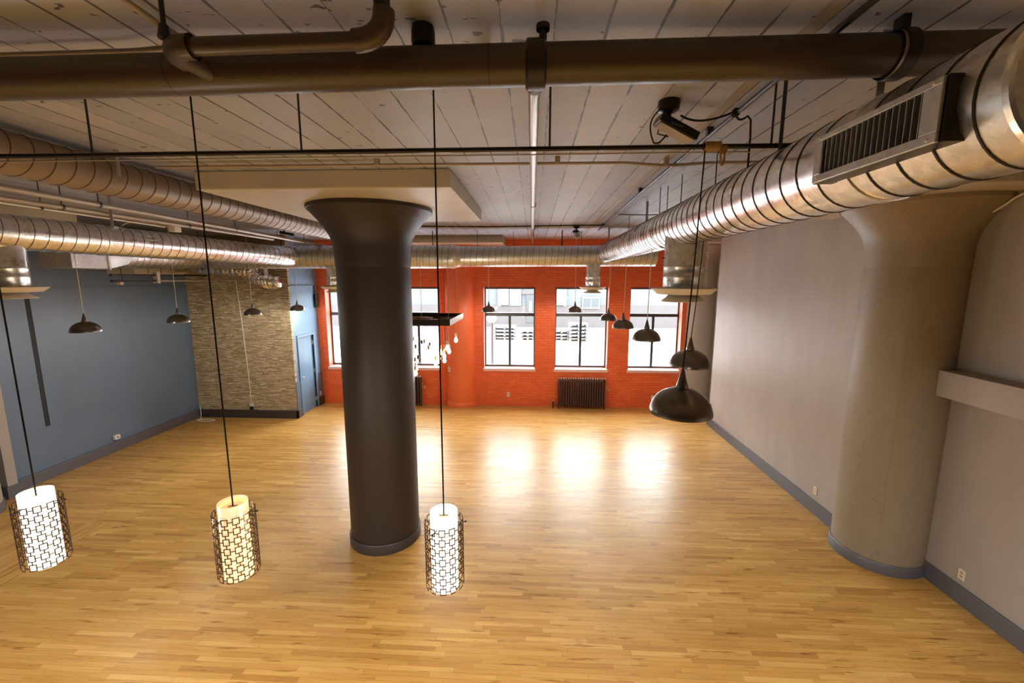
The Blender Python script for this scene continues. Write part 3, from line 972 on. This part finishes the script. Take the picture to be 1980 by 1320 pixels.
# lengthwise pipe
t = thing('branch_pipe', 'grey pipe running straight away from the thick pipe toward the windows', 'pipe', (-.01, 0, 0))
MB().cyl((0.005, 2.05, 4.475), (-.015, 9.0, 4.52), .028, seg=20).build('pipe_run', 'steelpipe', t, True)
MB().cyl((-.015, 8.95, 4.52), (-.02, 11.6, 4.535), .024, seg=16).build('pipe_end_run', 'steelpipe', t, True)
for y in (5.35, 7.95):
    MB().cyl((0, y, 4.495 + (y - 5) * .006), (0, y + .06, 4.495 + (y - 5) * .006), .036, seg=20).build('coupling', 'steelpipe', t, True)
for y in (3.1, 6.2, 9.2):
    MB().cyl((0, y, 4.5), (0, y, 4.65), .006, seg=8).build('hanger_rod', 'rod', t, True)

# thin near pipe with elbows
t = thing('elbow_pipe', 'thin painted pipe with elbows hung in front of the thick pipe', 'pipe', (0, 0, 0))
z0 = 4.452
A_ = Vector((-1.33, 1.645, z0 - .002)); B_ = Vector((-.61, 1.675, z0 + .018))
MB().cyl(A_, B_, .031, seg=24).build('pipe_run', 'pipe', t, True)
MB().tube(bez(B_ - Vector((.06, 0, 0)), B_ + Vector((.055, 0, 0)), B_ + Vector((.055, 0, .10)), 8), .040, 20).build('elbow', 'pipe', t, True)
MB().cyl(B_ + Vector((.048, 0, .09)), (B_.x + .048, B_.y, 4.65), .030, seg=20).build('riser', 'iron', t, True)
MB().tube(bez(A_ + Vector((.05, 0, 0)), A_ + Vector((-.05, 0, 0)), A_ + Vector((-.05, .09, -.0)), 8), .042, 20).build('elbow', 'pipe', t, True)
MB().cyl(A_ + Vector((-.05, .05, 0)), A_ + Vector((.02, .17, -.03)), .034, seg=20).build('stub', 'pipe', t, True)
MB().tube([A_ + Vector((.045, 0, 0)), A_ + Vector((.06, 0, 0))], .043, 20, False).build('elbow_rim', 'pipe', t, True)
MB().cyl((-1.375, 1.645, 4.49), (-1.375, 1.645, 4.65), .009, seg=10).build('hanger_rod', 'iron', t, True)
MB().cyl((-1.375, 1.645, 4.48), (-1.375, 1.645, 4.525), .024, .016, seg=12).build('hanger_socket', 'iron', t, True)

# black pipe track with hangers
TR = lambda x: Vector((x, 2.52 + .006 * x, 4.326 + .0012 * x))
t = thing('track_pipe', 'slim black pipe crossing the whole room at the height of the grille', 'pipe', (0, 0, 0))
MB().cyl(TR(-8.6), TR(4.75), .0135, seg=16).build('pipe_run', 'track', t, True)
MB().cyl(TR(-8.6) + Vector((0, .010, -.028)), TR(1.2) + Vector((0, .010, -.028)), .004, seg=10).build('highlight_line', 'strut', t, True)  # thin pale line standing in for the highlight on the black pipe
for x in (-4.35, -2.62, -1.35, .085, 1.305):
    MB().cyl(TR(x), (x, TR(x).y, 4.65), .006, seg=8).build('hanger_rod', 'rod', t, True)
# rope wound round the track
t = thing('rope_coil', 'tan rope wound around the black pipe near the grille', 'rope', (.985, 2.52, 4.327))
pts = []
for i in range(9 * 18 + 1):
    a = 2 * PI * i / 18
    pts.append((i / 18 * .0095 - .045, .021 * math.sin(a), .021 * math.cos(a)))
MB().tube(pts, .0055, 6).build('coil', 'rope', t, True)
MB().tube(bez((.038, -.02, 0), (.035, -.03, -.10), (.048, -.022, -.105)) + bez((.050, -.022, -.105), (.066, -.022, -.10), (.058, -.02, -.01)), .0055, 6).build('loop', 'rope', t, True)
pts = []
for i in range(4 * 14 + 1):
    a = 2 * PI * i / 14
    pts.append((i / 14 * .009 + .037, .019 * math.sin(a), .019 * math.cos(a) - .018))
MB().tube(pts, .005, 6).build('second_coil', 'rope', t, True)

# conduits on the ceiling
def conduit(name, label, pts, r, mat, rad=.05, clips=(), cat='conduit'):
    t = thing(name, label, cat, (0, 0, 0))
    MB().tube(arc_path(pts, rad) if len(pts) > 2 else pts, r, 10).build('tube', mat, t, True)
    for p in clips:
        MB().box(p[0] - .022, p[0] + .022, p[1] - .02, p[1] + .02, p[2], 4.65).build('clip', mat, t, bevel=.003)
    return t
conduit('ceiling_conduit', 'pale conduit crossing the ceiling in front of the square panel', [(-3.45, 3.86, 4.60), (.80, 3.90, 4.60), (1.05, 3.93, 4.585), (1.25, 3.95, 4.585), (1.5, 3.93, 4.60), (4.7, 3.95, 4.60)], .013, 'conduit', .1, [(-1.4, 3.87, 4.60), (.2, 3.88, 4.60), (1.15, 3.93, 4.585)])
conduit('ceiling_conduit', 'dark conduit running front to back on the ceiling toward the far floodlight', [(1.225, -1.0, 4.60), (1.225, 2.2, 4.60), (1.24, 5.0, 4.60), (1.33, 9.0, 4.60)], .014, 'rod', .1, [(1.225, 1.7, 4.60), (1.225, 3.2, 4.60), (1.24, 5.2, 4.60)])
struct('trim_7', MB().box(1.13, 1.19, REAR, 9.6, 4.638, 4.65), 'conduit')
conduit('ceiling_conduit', 'pale conduit at top left ending at the pipe elbow', [(-4.4, 1.98, 4.60), (-1.80, 1.955, 4.60), (-1.70, 1.92, 4.585), (-1.50, 1.90, 4.585)], .011, 'conduit', .04, [(-2.6, 1.965, 4.60)])
conduit('ceiling_conduit', 'pale conduit slanting down the top left corner to the elbow', [(-1.52, 1.0, 4.625), (-1.53, 1.62, 4.625), (-1.50, 1.78, 4.60), (-1.47, 1.90, 4.59)], .013, 'conduit', .06, [(-1.53, 1.60, 4.62)])
conduit('ceiling_conduit', 'thin black cable crossing the far ceiling to the far floodlight', [(-2.6, 8.40, 4.62), (-.8, 8.42, 4.60), (.7, 8.42, 4.62), (1.33, 8.42, 4.62)], .011, 'cord', .2, [(1.33, 8.42, 4.60), (-2.3, 8.40, 4.61)])
conduit('ceiling_conduit', 'short dark wire from the far conduit toward the right duct', [(1.35, 7.05, 4.62), (1.8, 7.0, 4.60), (2.4, 6.95, 4.62)], .008, 'rod', .1)
# black drop rod with a cable to the near floodlight
t = thing('power_cable', 'black cable looping from the near floodlight to a drop rod', 'cable', (0, 0, 0))
MB().tube(bez((.88, 2.76, 4.575), (1.0, 2.80, 4.52), (1.20, 2.80, 4.60), 12) + bez((1.22, 2.80, 4.60), (1.26, 2.86, 4.55), (1.32, 2.86, 4.60), 6) + [Vector((1.345, 2.87, 4.58)), Vector((1.35, 2.87, 4.48)), Vector((1.345, 2.86, 4.20))], .0062, 7).build('cable', 'cord', t, True)
MB().box(1.205, 1.235, 2.78, 2.82, 4.58, 4.62).build('cable_tie', 'cord', t)
# duct hangers: flat zinc straps and rods
for (x, y, lab) in ((1.50, 2.05, 'pale flat hanger strap holding the big duct beside the grille'), (1.56, 6.1, 'flat hanger strap on the big duct nearest the large diffuser'), (1.53, 8.9, 'flat hanger strap at the far end of the big duct')):
    MBo = MB().box(-.016, .016, -.002, .002, -.36, 0).build('duct_hanger', 'strut')
    MBo.location = (x, y, 4.65)
    tag(MBo, lab, 'hanger strap', 'straps holding the big right duct')
for (x, y, r_, lab) in ((1.34, 2.50, .010, 'thick black rod dropping to the big duct behind the black pipe'), (1.45, 3.6, .005, 'thin rod to the big duct above the front dome lamps'), (1.50, 4.55, .005, 'thin rod to the big duct just behind the large diffuser'), (1.53, 5.1, .005, 'thin rod to the big duct, right of a pair'), (1.46, 5.15, .005, 'thin rod to the big duct, left of a pair'), (1.58, 7.3, .005, 'thin rod to the big duct beyond the pair of rods')):
    o = MB().cyl((0, 0, -.40), (0, 0, 0), r_, seg=8).build('duct_hanger', 'rod', None, True)
    o.location = (x, y, 4.65)
    tag(o, lab, 'hanger rod', 'rods holding the big right duct')
for (x, y, r_, lab) in ((.62, 9.50, .014, 'dark rod to the cross duct just beside the far floodlight'), (-.45, 9.52, .005, 'thin rod to the cross duct right of the branch pipe'), (1.05, 9.55, .005, 'thin rod to the cross duct near the big duct joint'), (-2.25, 9.5, .010, 'rod to the cross duct just right of the brown column'), (-1.25, 9.5, .005, 'thin rod to the cross duct at the pale panel'), (-5.7, 9.45, .008, 'pale rod to the cross duct left of the brown column')):
    o = MB().cyl((0, 0, -.38), (0, 0, 0), r_, seg=8).build('duct_hanger', 'rod', None, True)
    o.location = (x, y, 4.65)
    tag(o, lab, 'hanger rod', 'rods holding the cross duct')

# pipes on the left between the two ducts
def lpipe(name, label, p0, p1, r, mat, hangs):
    t = thing(name, label, 'pipe', (0, 0, 0))
    p0, p1 = Vector(p0), Vector(p1)
    MB().cyl(p0, p1, r, seg=18).build('pipe_run', mat, t, True)
    for f in hangs:
        q = p0.lerp(p1, f)
        MB().tube([q - Vector((0, .012, 0)), q + Vector((0, .012, 0))], r + .005, 16, False).build('ring_hanger', 'iron', t, True)
        MB().cyl(q + Vector((0, 0, r)), (q.x, q.y, 4.65), .005, seg=8).build('hanger_rod', 'rod', t, True)
    return t
lpipe('sprinkler_pipe', 'beige pipe, upper one of the left pair, between the two left ducts', (-4.44, 2.6, 4.36), (-4.83, 10.4, 4.34), .028, 'conduit', (.22, .50, .78))
lpipe('sprinkler_pipe', 'grey pipe, lower one of the left pair, ending short of the stone wall', (-5.10, 2.9, 4.36), (-4.98, 8.0, 4.34), .026, 'conduit', (.3, .62))
lpipe('light_tube', 'thin bright white conduit below the left pipe pair', (-5.35, 2.9, 4.36), (-5.42, 6.1, 4.345), .011, 'white_metal', (.5,))
t = thing('strut_hanger', 'pale flat strap crossing the left pipes', 'hanger strap', (-5.0, 4.9, 4.65))
MB().box(-.018, .018, -.003, .003, -.46, 0).build('strap', 'strut', t)
MB().box(-.04, .04, -.03, .03, -.47, -.44).build('foot', 'strut', t)
t = thing('junction_box', 'small white junction box with a looping wire above the lower left duct', 'box', (-5.40, 6.25, 4.34))
MB().box(-.05, .05, -.06, .06, -.05, .05).build('box_body', 'white_plastic', t, bevel=.006)
MB().tube(bez((0, -.06, 0), (-.15, -.5, .12), (.05, -.9, -.08)), .006, 6).build('wire', 'conduit', t, True)

# ------------------------------------------------------------------ floodlights
def flood(label, x, y, rz, tilt):
    t = thing('floodlight', label, 'floodlight', (x, y, 4.65), rz, 'black floodlights on the ceiling')
    MB().lathe([(0, 0), (.062, 0), (.065, -.02), (.06, -.055), (.03, -.07), (0, -.07)], 20).build('ceiling_base', 'flood', t, True)
    MB().cyl((0, 0, -.06), (0, 0, -.13), .016, seg=12).build('stem', 'flood', t, True)
    Rm = Matrix.Translation((0.035, 0, -.160)) @ Matrix.Rotation(tilt, 4, 'Y')
    h = MB().box(-.115, .145, -.055, .055, -.014, .036, Rm)
    hh = h.build('lamp_housing', 'flood', t, bevel=.006)
    MB().box(-.100, .130, -.045, .045, -.018, -.013, Rm).build('lamp_glass', 'flood_glass', hh)
    MB().tube([Vector((-.02, -.07, -.12)), Vector((-.02, -.095, -.155)), Vector((.05, -.095, -.17))], .005, 8).tube([Vector((-.02, .07, -.12)), Vector((-.02, .095, -.155)), Vector((.05, .095, -.17))], .005, 8).box(-.03, -.01, -.075, .075, -.128, -.118).build('bracket', 'flood', t)
    MB().tube(bez((-.05, -.02, -.05), (-.16, -.03, -.12), (-.10, -.03, -.24)) + bez((-.10, -.03, -.245), (-.07, -.03, -.27), (-.02, -.03, -.20)), .0045, 6).build('power_lead', 'cord', t, True)
    return t
f1 = flood('black floodlight nearest the camera, tilted under the ceiling above the black pipe', .80, 2.74, 0.15, math.radians(24))
flood('black floodlight at the far end of the ceiling before the cross duct', .84, 8.62, 1.3, math.radians(12))
flood('black floodlight on the far left behind the beige painted duct', -5.05, 8.5, .4, math.radians(10))

# ------------------------------------------------------------------ dome pendants
def dome_proto(label):
    t = thing('dome_pendant', label, 'pendant lamp', (0, 0, 0), 0, 'bronze dome pendants')
    prof = [(.175, 0), (.176, .012), (.172, .03), (.160, .065), (.138, .098), (.105, .124), (.065, .142), (.034, .150)]
    inn = [(r - .004, z - .002) for r, z in prof]
    MB().lathe(prof, 44).build('shade', 'dome', t, True)
    MB().lathe([(.175, 0), (.170, 0)] + inn[1:], 44).build('shade_lining', 'dome_in', t, True)
    MB().lathe([(.034, .148), (.036, .155), (.022, .20), (.012, .245), (.004, .27), (0, .272)], 24).build('neck_cone', 'dome', t, True)
    MB().lathe([(0, .03), (.028, .042), (.034, .065), (.022, .10), (.014, .12), (.014, .148)], 16).build('bulb', 'bulb_off', t, True)
    return t
DOMES = [  # x, y, z of the rim, cord top, cord kind, label
    (.865, 2.42, 2.825, (.985 - .04, 2.515, 4.32), 'cord', 'largest dome pendant at the front right, hanging from the black pipe'),
    (1.412, 3.80, 2.82, (1.465, 3.80, 3.93), 'cord', 'second dome pendant from the front of the right row, touching the front one in view'),
    (1.445, 5.392, 2.825, (1.46, 5.40, 3.95), 'cord_silver', 'third dome pendant of the right row, before the rightmost window'),
    (1.498, 7.068, 2.785, (1.52, 7.07, 3.95), 'cord_silver', 'fourth dome pendant of the right row, in front of red wall'),
    (1.586, 8.953, 2.73, (1.60, 8.95, 3.96), 'cord_silver', 'fifth and farthest dome pendant of the right row'),
    (1.012, 10.25, 2.80, (1.012, 10.25, 4.65), 'cord_silver', 'small dome pendant before the window above the radiator'),
    (-1.09, 10.30, 2.79, (-1.09, 10.30, 4.65), 'cord_silver', 'small dome pendant before the window right of the pilaster'),
    (-6.47, 5.73, 2.83, (-6.47, 5.73, 4.65), 'cord_silver', 'nearest dome pendant of the left row, before the blue wall'),
    (-6.50, 7.37, 2.80, (-6.50, 7.37, 4.65), 'cord_silver', 'second dome pendant of the left row, near the edge of the stone wall'),
    (-6.20, 9.00, 2.80, (-6.20, 9.00, 4.65), 'cord_silver', 'dome pendant hanging before the stone wall'),
    (-5.90, 10.26, 2.80, (-5.90, 10.26, 4.65), 'cord_silver', 'dome pendant above the blue door'),
]
proto = dome_proto(DOMES[0][5])
for i, (x, y, z, top, cm, lab) in enumerate(DOMES):
    o = proto if i == 0 else copy_tree(proto)
    o.location = (x, y, z)
    o['label'] = lab
for i, (x, y, z, top, cm, lab) in enumerate(DOMES):
    o = [q for q in S.objects if q.get('label') == lab][0]
    tp = Vector(top) - Vector((x, y, z))
    mid = Vector((tp.x * .55, tp.y * .55, .27 + (tp.z - .27) * .45))
    MB().tube([(0, 0, .262), mid, tp], .0042 if cm == 'cord' else .0048, 8).build('cord', cm, o, True)
    d = bpy.data.lights.new('bulb_or_fill_light', 'POINT')  # added light in each dome, brightens the red and blue walls
    d.energy = 7 if (x > 1.2 and y < 8) or x == .865 else 30
    d.color = (1, .93, .82)
    d.shadow_soft_size = .04
    q = bpy.data.objects.new('bulb_or_fill_light', d)
    COL.objects.link(q)
    q.parent = o
    q.location = (0, 0, -.02)

# ------------------------------------------------------------------ three cylinder pendants with lattice
def lattice_cylinder(label, x, y, zt, mat, rz, energy, col):
    t = thing('cylinder_pendant', label, 'pendant lamp', (x, y, zt), rz, 'lattice cylinder pendants')
    H = .455
    MB().lathe([(.070, -.012), (.0755, 0), (.0755, -H), (.070, -H)], 44).build('glass_shade', mat, t, True)
    MB().lathe([(0, -.035), (.069, -.035)], 32).build('inner_disc', mat, t, True)
    # lattice: squares joined by short bars, bent round a cylinder
    L = MB()
    r = .105
    na, nz = 12, 7
    da = 2 * PI / na
    wa, hz, bar = .32 * da, .0205, .0044
    ztop = -.052
    pz = .0575
    def strip(a0, a1, z0, z1):
        n_ = max(1, int(abs(a1 - a0) / .09) + 1)
        for q in range(n_):
            b0_, b1_ = a0 + (a1 - a0) * q / n_, a0 + (a1 - a0) * (q + 1) / n_
            vs = []
            for rr in (r, r + .0025):
                for (aa, zz) in ((b0_, z0), (b1_, z0), (b1_, z1), (b0_, z1)):
                    vs.append(L.bm.verts.new((rr * math.cos(aa), rr * math.sin(aa), zz)))
            for f in ((3, 2, 1, 0), (4, 5, 6, 7), (0, 1, 5, 4), (1, 2, 6, 5), (2, 3, 7, 6), (3, 0, 4, 7)):
                L.face([vs[g] for g in f])
    ba = bar / r
    for k in range(na):
        a = k * da
        for j in range(nz):
            z = ztop - .02 - j * pz
            strip(a - wa, a + wa, z + hz - bar, z + hz)
            strip(a - wa, a + wa, z - hz, z - hz + bar)
            strip(a - wa, a - wa + ba, z - hz, z + hz)
            strip(a + wa - ba, a + wa, z - hz, z + hz)
            strip(a + wa, a + da - wa, z - bar / 2, z + bar / 2)
            if j < nz - 1:
                strip(a - ba / 2, a + ba / 2, z - pz + hz, z - hz)
    L.build('lattice_screen', 'mesh', t)
    for a in (.1, .1 + 2 * PI / 3, .1 + 4 * PI / 3):
        c_, s_ = math.cos(a), math.sin(a)
        MB().cyl((.074 * c_, .074 * s_, -.075), (.118 * c_, .118 * s_, -.075), .003, seg=8).lathe([(0, -.006), (.006, -.003), (.006, .003), (0, .006)], 10, (.120 * c_, .120 * s_, -.075)).build('pin', 'iron', t, True)
    MB().box(-.025, .025, -.006, .006, -.034, -.026).build('socket_bar', 'brass', t)
    top = 4.65
    MB().cyl((0, 0, -.034), (0, 0, top - zt), .0042, seg=10).build('cord', 'cord', t, True)
    # the lamp's own light
    d = bpy.data.lights.new('lamp_light', 'POINT')
    d.energy = energy
    d.color = col
    d.shadow_soft_size = .09
    for k_, zz in enumerate((-H - .10,)):
        o = bpy.data.objects.new('lamp_light', d)
        COL.objects.link(o)
        o.parent = t
        o.location = (0, 0, zz)
    return t
lattice_cylinder('brightest lattice cylinder pendant at the far left of the three', -2.885, 2.15, 2.372, 'lamp_hot', .35, 45, (1, .88, .68))
lattice_cylinder('dimmer amber lattice cylinder pendant, middle of the three', -1.70, 2.15, 2.345, 'lamp_warm', .2, 6, (1, .75, .45))
lattice_cylinder('bright lattice cylinder pendant right of the brown column foot', -.487, 2.15, 2.325, 'lamp_hot', .1, 34, (1, .90, .74))

# ------------------------------------------------------------------ bulb chandelier on a tray
t = thing('bulb_chandelier', 'flat tray chandelier with many hanging bare bulbs right of the brown column', 'chandelier', (-2.10, 7.22, 2.87))
W2, D2 = .77, .63
MB().box(-W2, W2, -D2, D2, .0, .02).build('tray_board', 'tray', t)
e = MB()
e.box(-W2 - .012, -W2, -D2, D2, -.012, .085)
e.build('side_rail', 'tray_edge', t)
MB().box(W2, W2 + .012, -D2, D2, -.012, .085).build('side_rail', 'tray_edge', t)
MB().box(-W2 - .012, W2 + .012, -D2 - .012, -D2, -.012, .085).build('front_rail', 'slot', t)
MB().box(-W2 - .012, W2 + .012, D2, D2 + .012, -.012, .085).build('back_rail', 'slot', t)
for (x, y) in ((-.6, -.45), (.28, -.45), (.60, .15), (.70, .5), (-.6, .5)):
    MB().cyl((x, y, .02), (x, y, 1.78), .0035, seg=8).build('suspension_wire', 'white_metal', t, True)
for (x, y, a) in ((-.3, -.1, .3), (.2, .15, -.5), (.35, -.2, .8), (.05, .3, .1)):
    MB().box(-.16, .16, -.05, .05, .02, .045, Matrix.Translation((x, y, 0)) @ Matrix.Rotation(a, 4, 'Z')).build('driver_box', 'conduit', t)
for (x, y) in ((-.1, .0), (.4, .1)):
    MB().lathe([(.06, .02), (.07, .04), (.05, .06), (0, .06)], 14, (x, y, 0)).build('wire_bundle', 'cord', t, True)
def bulb(x, y, z, lit):
    s = MB().cyl((x, y, z + .0), (x, y, z + .07), .021, .018, 12).build('socket', 'brass' if lit else 'iron', t, True)
    MB().cyl((x, y, z + .055), (x, y, 0), .0018, seg=6).build('bulb_cord', 'brass' if lit else 'cord', s, True)
    MB().lathe([(0, -.105), (.018, -.100), (.030, -.082), (.034, -.062), (.028, -.038), (.016, -.014), (.014, 0)], 16, (x, y, z)).build('bulb', 'bulb' if lit else 'glass', s, True)
# right hand lit bulbs (dx, dy, dz) and the unlit looking ones against the window
for (x, y, z) in ((.62, -.12, -.50), (.50, -.1, -.58), (.45, .0, -.70), (.52, .1, -.68), (.40, -.05, -.78), (.58, .25, -.62), (.30, -.2, -.64), (.34, -.3, -.55), (.22, -.1, -.48), (.48, .3, -.80), (.70, .3, -.42)):
    bulb(x, y, z + .10, True)
for (x, y, z) in ((.05, -.2, -.42), (.12, .1, -.52), (-.02, .2, -.62), (.16, -.3, -.72), (.02, 0, -.82), (-.10, -.15, -.46), (-.15, .25, -.70), (-.3, 0, -.5), (-.35, -.2, -.66), (-.2, -.3, -.8), (.2, .35, -.60), (-.5, .1, -.6)):
    bulb(x, y, z + .10, False)
bulb(.12, -.35, -.80, True)
bulb(-.05, .3, -.86, True)
d = bpy.data.lights.new('bulb_or_fill_light', 'POINT')
d.energy = 55
d.color = (1, .90, .74)
d.shadow_soft_size = .2
o = bpy.data.objects.new('bulb_or_fill_light', d)
COL.objects.link(o)
o.parent = t
o.location = (.45, 0, -.80)

# ------------------------------------------------------------------ radiators
def radiator(label, x0, n, y):
    t = thing('radiator', label, 'radiator', (x0, y, 0), 0, 'cast iron radiators under the windows')
    pitch = .0665
    def sec(mb, top_only=False):
        return mb
    s0 = None
    for i in range(n):
        if s0 is None:
            m_ = MB()
            for yy in (-.055, .055):
                m_.tube([(0, yy, .10), (0, yy, .78)], .019, 10)
            m_.tube(bez((0, -.055, .77), (0, -.055, .845), (0, 0, .845), 6) + bez((0, .005, .845), (0, .055, .845), (0, .055, .77), 6), .021, 10)
            m_.tube(bez((0, -.055, .11), (0, -.055, .06), (0, 0, .06), 5) + bez((0, .005, .06), (0, .055, .06), (0, .055, .11), 5), .021, 10)
            m_.box(-.006, .006, -.05, .05, .1, .80)
            s0 = m_.build('section', 'radiator', t, True)
            cap = MB().tube([(0, -.05, .862), (0, .05, .862)], .013, 8).build('silver_top', 'radiator_top', s0, True)
            s0.location = (pitch * .5, 0, 0)
        else:
            c = s0.copy(); COL.objects.link(c); c.location = (pitch * (i + .5), 0, 0)
            for ch in s0.children:
                k = ch.copy(); COL.objects.link(k); k.parent = c
    W_ = pitch * n
    for z in (.13, .76):
        MB().cyl((.01, 0, z), (W_ - .01, 0, z), .016, seg=10).build('header_pipe', 'radiator', t, True)
    for x in (.03, W_ - .03):
        MB().cyl((x, -.03, 0), (x, -.03, .07), .018, .014, 10).cyl((x, .03, 0), (x, .03, .07), .018, .014, 10).build('foot', 'radiator', t, True)
    v = MB().cyl((W_, 0, .56), (W_ + .07, 0, .56), .010, seg=10).lathe([(0, -.03), (.026, -.02), (.03, 0), (.026, .02), (0, .03)], 14, (W_ + .09, 0, .56)).build('valve', 'brass', t, True)
    MB().cyl((W_ + .02, 0, .56), (W_ + .015, 0, .68), .007, seg=8).build('valve_stem', 'brass', v, True)
    MB().cyl((-.12, 0, 0), (-.12, 0, .16), .022, seg=12).cyl((-.12, 0, .10), (.0, 0, .10), .016, seg=10).lathe([(0, .0), (.034, .0), (.034, .03), (0, .03)], 12, (-.12, 0, .17)).build('inlet_valve', 'radiator', t, True)
    MB().lathe([(.02, .0), (.028, .0), (.028, .012), (0, .012)], 12, (-.12, 0, .205)).build('valve_handle', 'brass', t, True)
radiator('dark ribbed radiator with silver tops under the second window from the right', .70, 20, FY - .15)
radiator('dark radiator mostly hidden behind the brown column, its valve showing', -4.47, 20, FY - .15)

# ------------------------------------------------------------------ outlets and small wall things
def outlet(label, loc, rz, sc=1.0, mat='plate'):
    t = thing('outlet', label, 'outlet', loc, rz, 'wall outlets')
    MB().box(-.037 * sc, .037 * sc, -.008, 0, -.06 * sc, .06 * sc).build('cover_plate', mat, t, bevel=.002)
    for z in (-.022, .022):
        MB().box(-.014, .014, -.010, -.008, z * sc - .013, z * sc + .013).build('socket_face', 'conduit', t)
    return t
outlet('ivory outlet on the red wall left of the radiator', (-.687, FY, .33), 0, 1.1)
outlet('white outlet on the red wall beside the front dome pendant', (3.37, FY, .29), 0, 1.2, 'white_plastic')
outlet('ivory outlet on the right wall beyond the off-white column', (XR1, 6.33, .36), -PI / 2)
outlet('ivory outlet on the right wall nearest the camera', (XR2, 4.52, .33), -PI / 2)
outlet('small switch plate on the orange pilaster', (-2.34, 11.46, 1.08), -.65, 1.2)
outlet('white outlet low on the blue wall beside the store door', (-6.085, 11.45, .34), PI / 2, 1.0, 'white_plastic')
for o in S.objects:
    if o.name.startswith('outlet') and o.location.x < -6.05 and o.location.x > -6.2:
        o.rotation_euler.z = -PI / 2 + PI  # faces +x
t = thing('floor_outlet_box', 'white surface outlet box low on the long blue wall', 'outlet', (XL + .045, 8.02, .30))
MB().box(-.045, .01, -.055, .055, -.045, .045).build('box_body', 'white_plastic', t, bevel=.004)
MB().lathe([(0, 0), (.024, 0), (.024, .004), (0, .004)], 16).build('socket_disc', 'conduit', t)
t.children[1].rotation_euler = (0, PI / 2, 0)
t.children[1].location = (.008, 0, 0)
t = thing('outlet_box', 'small outlet box with a black plug at the foot of the stone wall', 'outlet', (-7.30, 10.25, .33))
MB().box(-.05, .05, -.03, .01, -.04, .05).build('box_body', 'white_metal', t, bevel=.004)
MB().box(-.03, .045, -.07, -.03, -.10, -.02).build('plug', 'cord', t, bevel=.006)
o = MB().tube([(-6.97, 10.225, 2.55), (-7.0, 10.225, 3.55)], .007, 8)
o = MB().tube([Vector((-7.42, 10.235, 3.6)), Vector((-7.36, 10.235, 2.6)), Vector((-7.31, 10.235, 1.2)), Vector((-7.30, 10.235, .38))], .009, 8).build('wall_cable', 'cord_silver', None, True)
tag(o, 'pale cord running straight down the stone wall to the outlet box', 'cord')
# surface raceway low on the stone wall
o = MB().box(-8.72, -6.9, 10.235, 10.26, .305, .32).build('wall_raceway', 'stone')
tag(o, 'thin raceway along the foot of the stone wall', 'raceway')
# white coiled cable on the floor
pts = [Vector((-8.66, 10.18, .30)), Vector((-8.60, 10.12, .16)), Vector((-8.52, 10.0, .02))]
for i in range(40):
    a = i / 40 * 2 * PI * 2.3
    pts.append(Vector((-8.32 + .20 * math.cos(a + 2.6) * (1 + .012 * i / 2), 9.92 + .08 * math.sin(a + 2.6), .012 + .006 * i / 40)))
o = MB().tube(pts, .008, 8).build('loose_cable', 'white_plastic', None, True)
tag(o, 'white cable lying in loops on the floor where blue and stone walls meet', 'cable')
# dark box with its cable high on the store wall
t = thing('wall_speaker', 'small dark box with cable on the blue wall beside the first window', 'speaker', (-6.10, 11.50, 2.98))
MB().box(0, .07, -.06, .06, -.18, .18).build('body', 'flood', t, bevel=.006)
MB().tube([(.01, -.02, .18), (.01, -.05, .42)], .006, 6).tube([(.01, .02, .18), (.01, .0, .42)], .006, 6).build('lead', 'cord', t, True)

# white ledge on the right wall
o = MB().box(4.57, XR2, 2.0, 4.875, 2.295, 2.59).build('wall_ledge', 'white', None, bevel=.006)
tag(o, 'white boxed ledge projecting from the right wall beside the off-white column', 'ledge')
# cable from the right column capital to the wall
t = thing('armored_cable', 'pale cable curving from a hole in the off-white column top to the wall', 'cable', (0, 0, 0))
MB().tube(bez((4.62, 4.86, 4.24), (4.74, 4.78, 4.25), (4.78, 4.66, 4.36)) + bez((4.785, 4.64, 4.38), (4.80, 4.56, 4.46), (4.80, 4.1, 4.50)), .012, 10).build('sleeve', 'white_metal', t, True)
MB().box(4.58, 4.65, 4.83, 4.90, 4.20, 4.27).build('knockout_box', 'iron', t)
# floor vent line dark gaps on the floor are part of the boards

# slim conduit riser left of the pilaster
o = MB().cyl((-2.60, 11.56, 0), (-2.60, 11.56, 3.9), .03, seg=14).build('riser_pipe', 'orange', None, True)
tag(o, 'slim vertical pipe painted orange red, left of the pilaster', 'pipe')
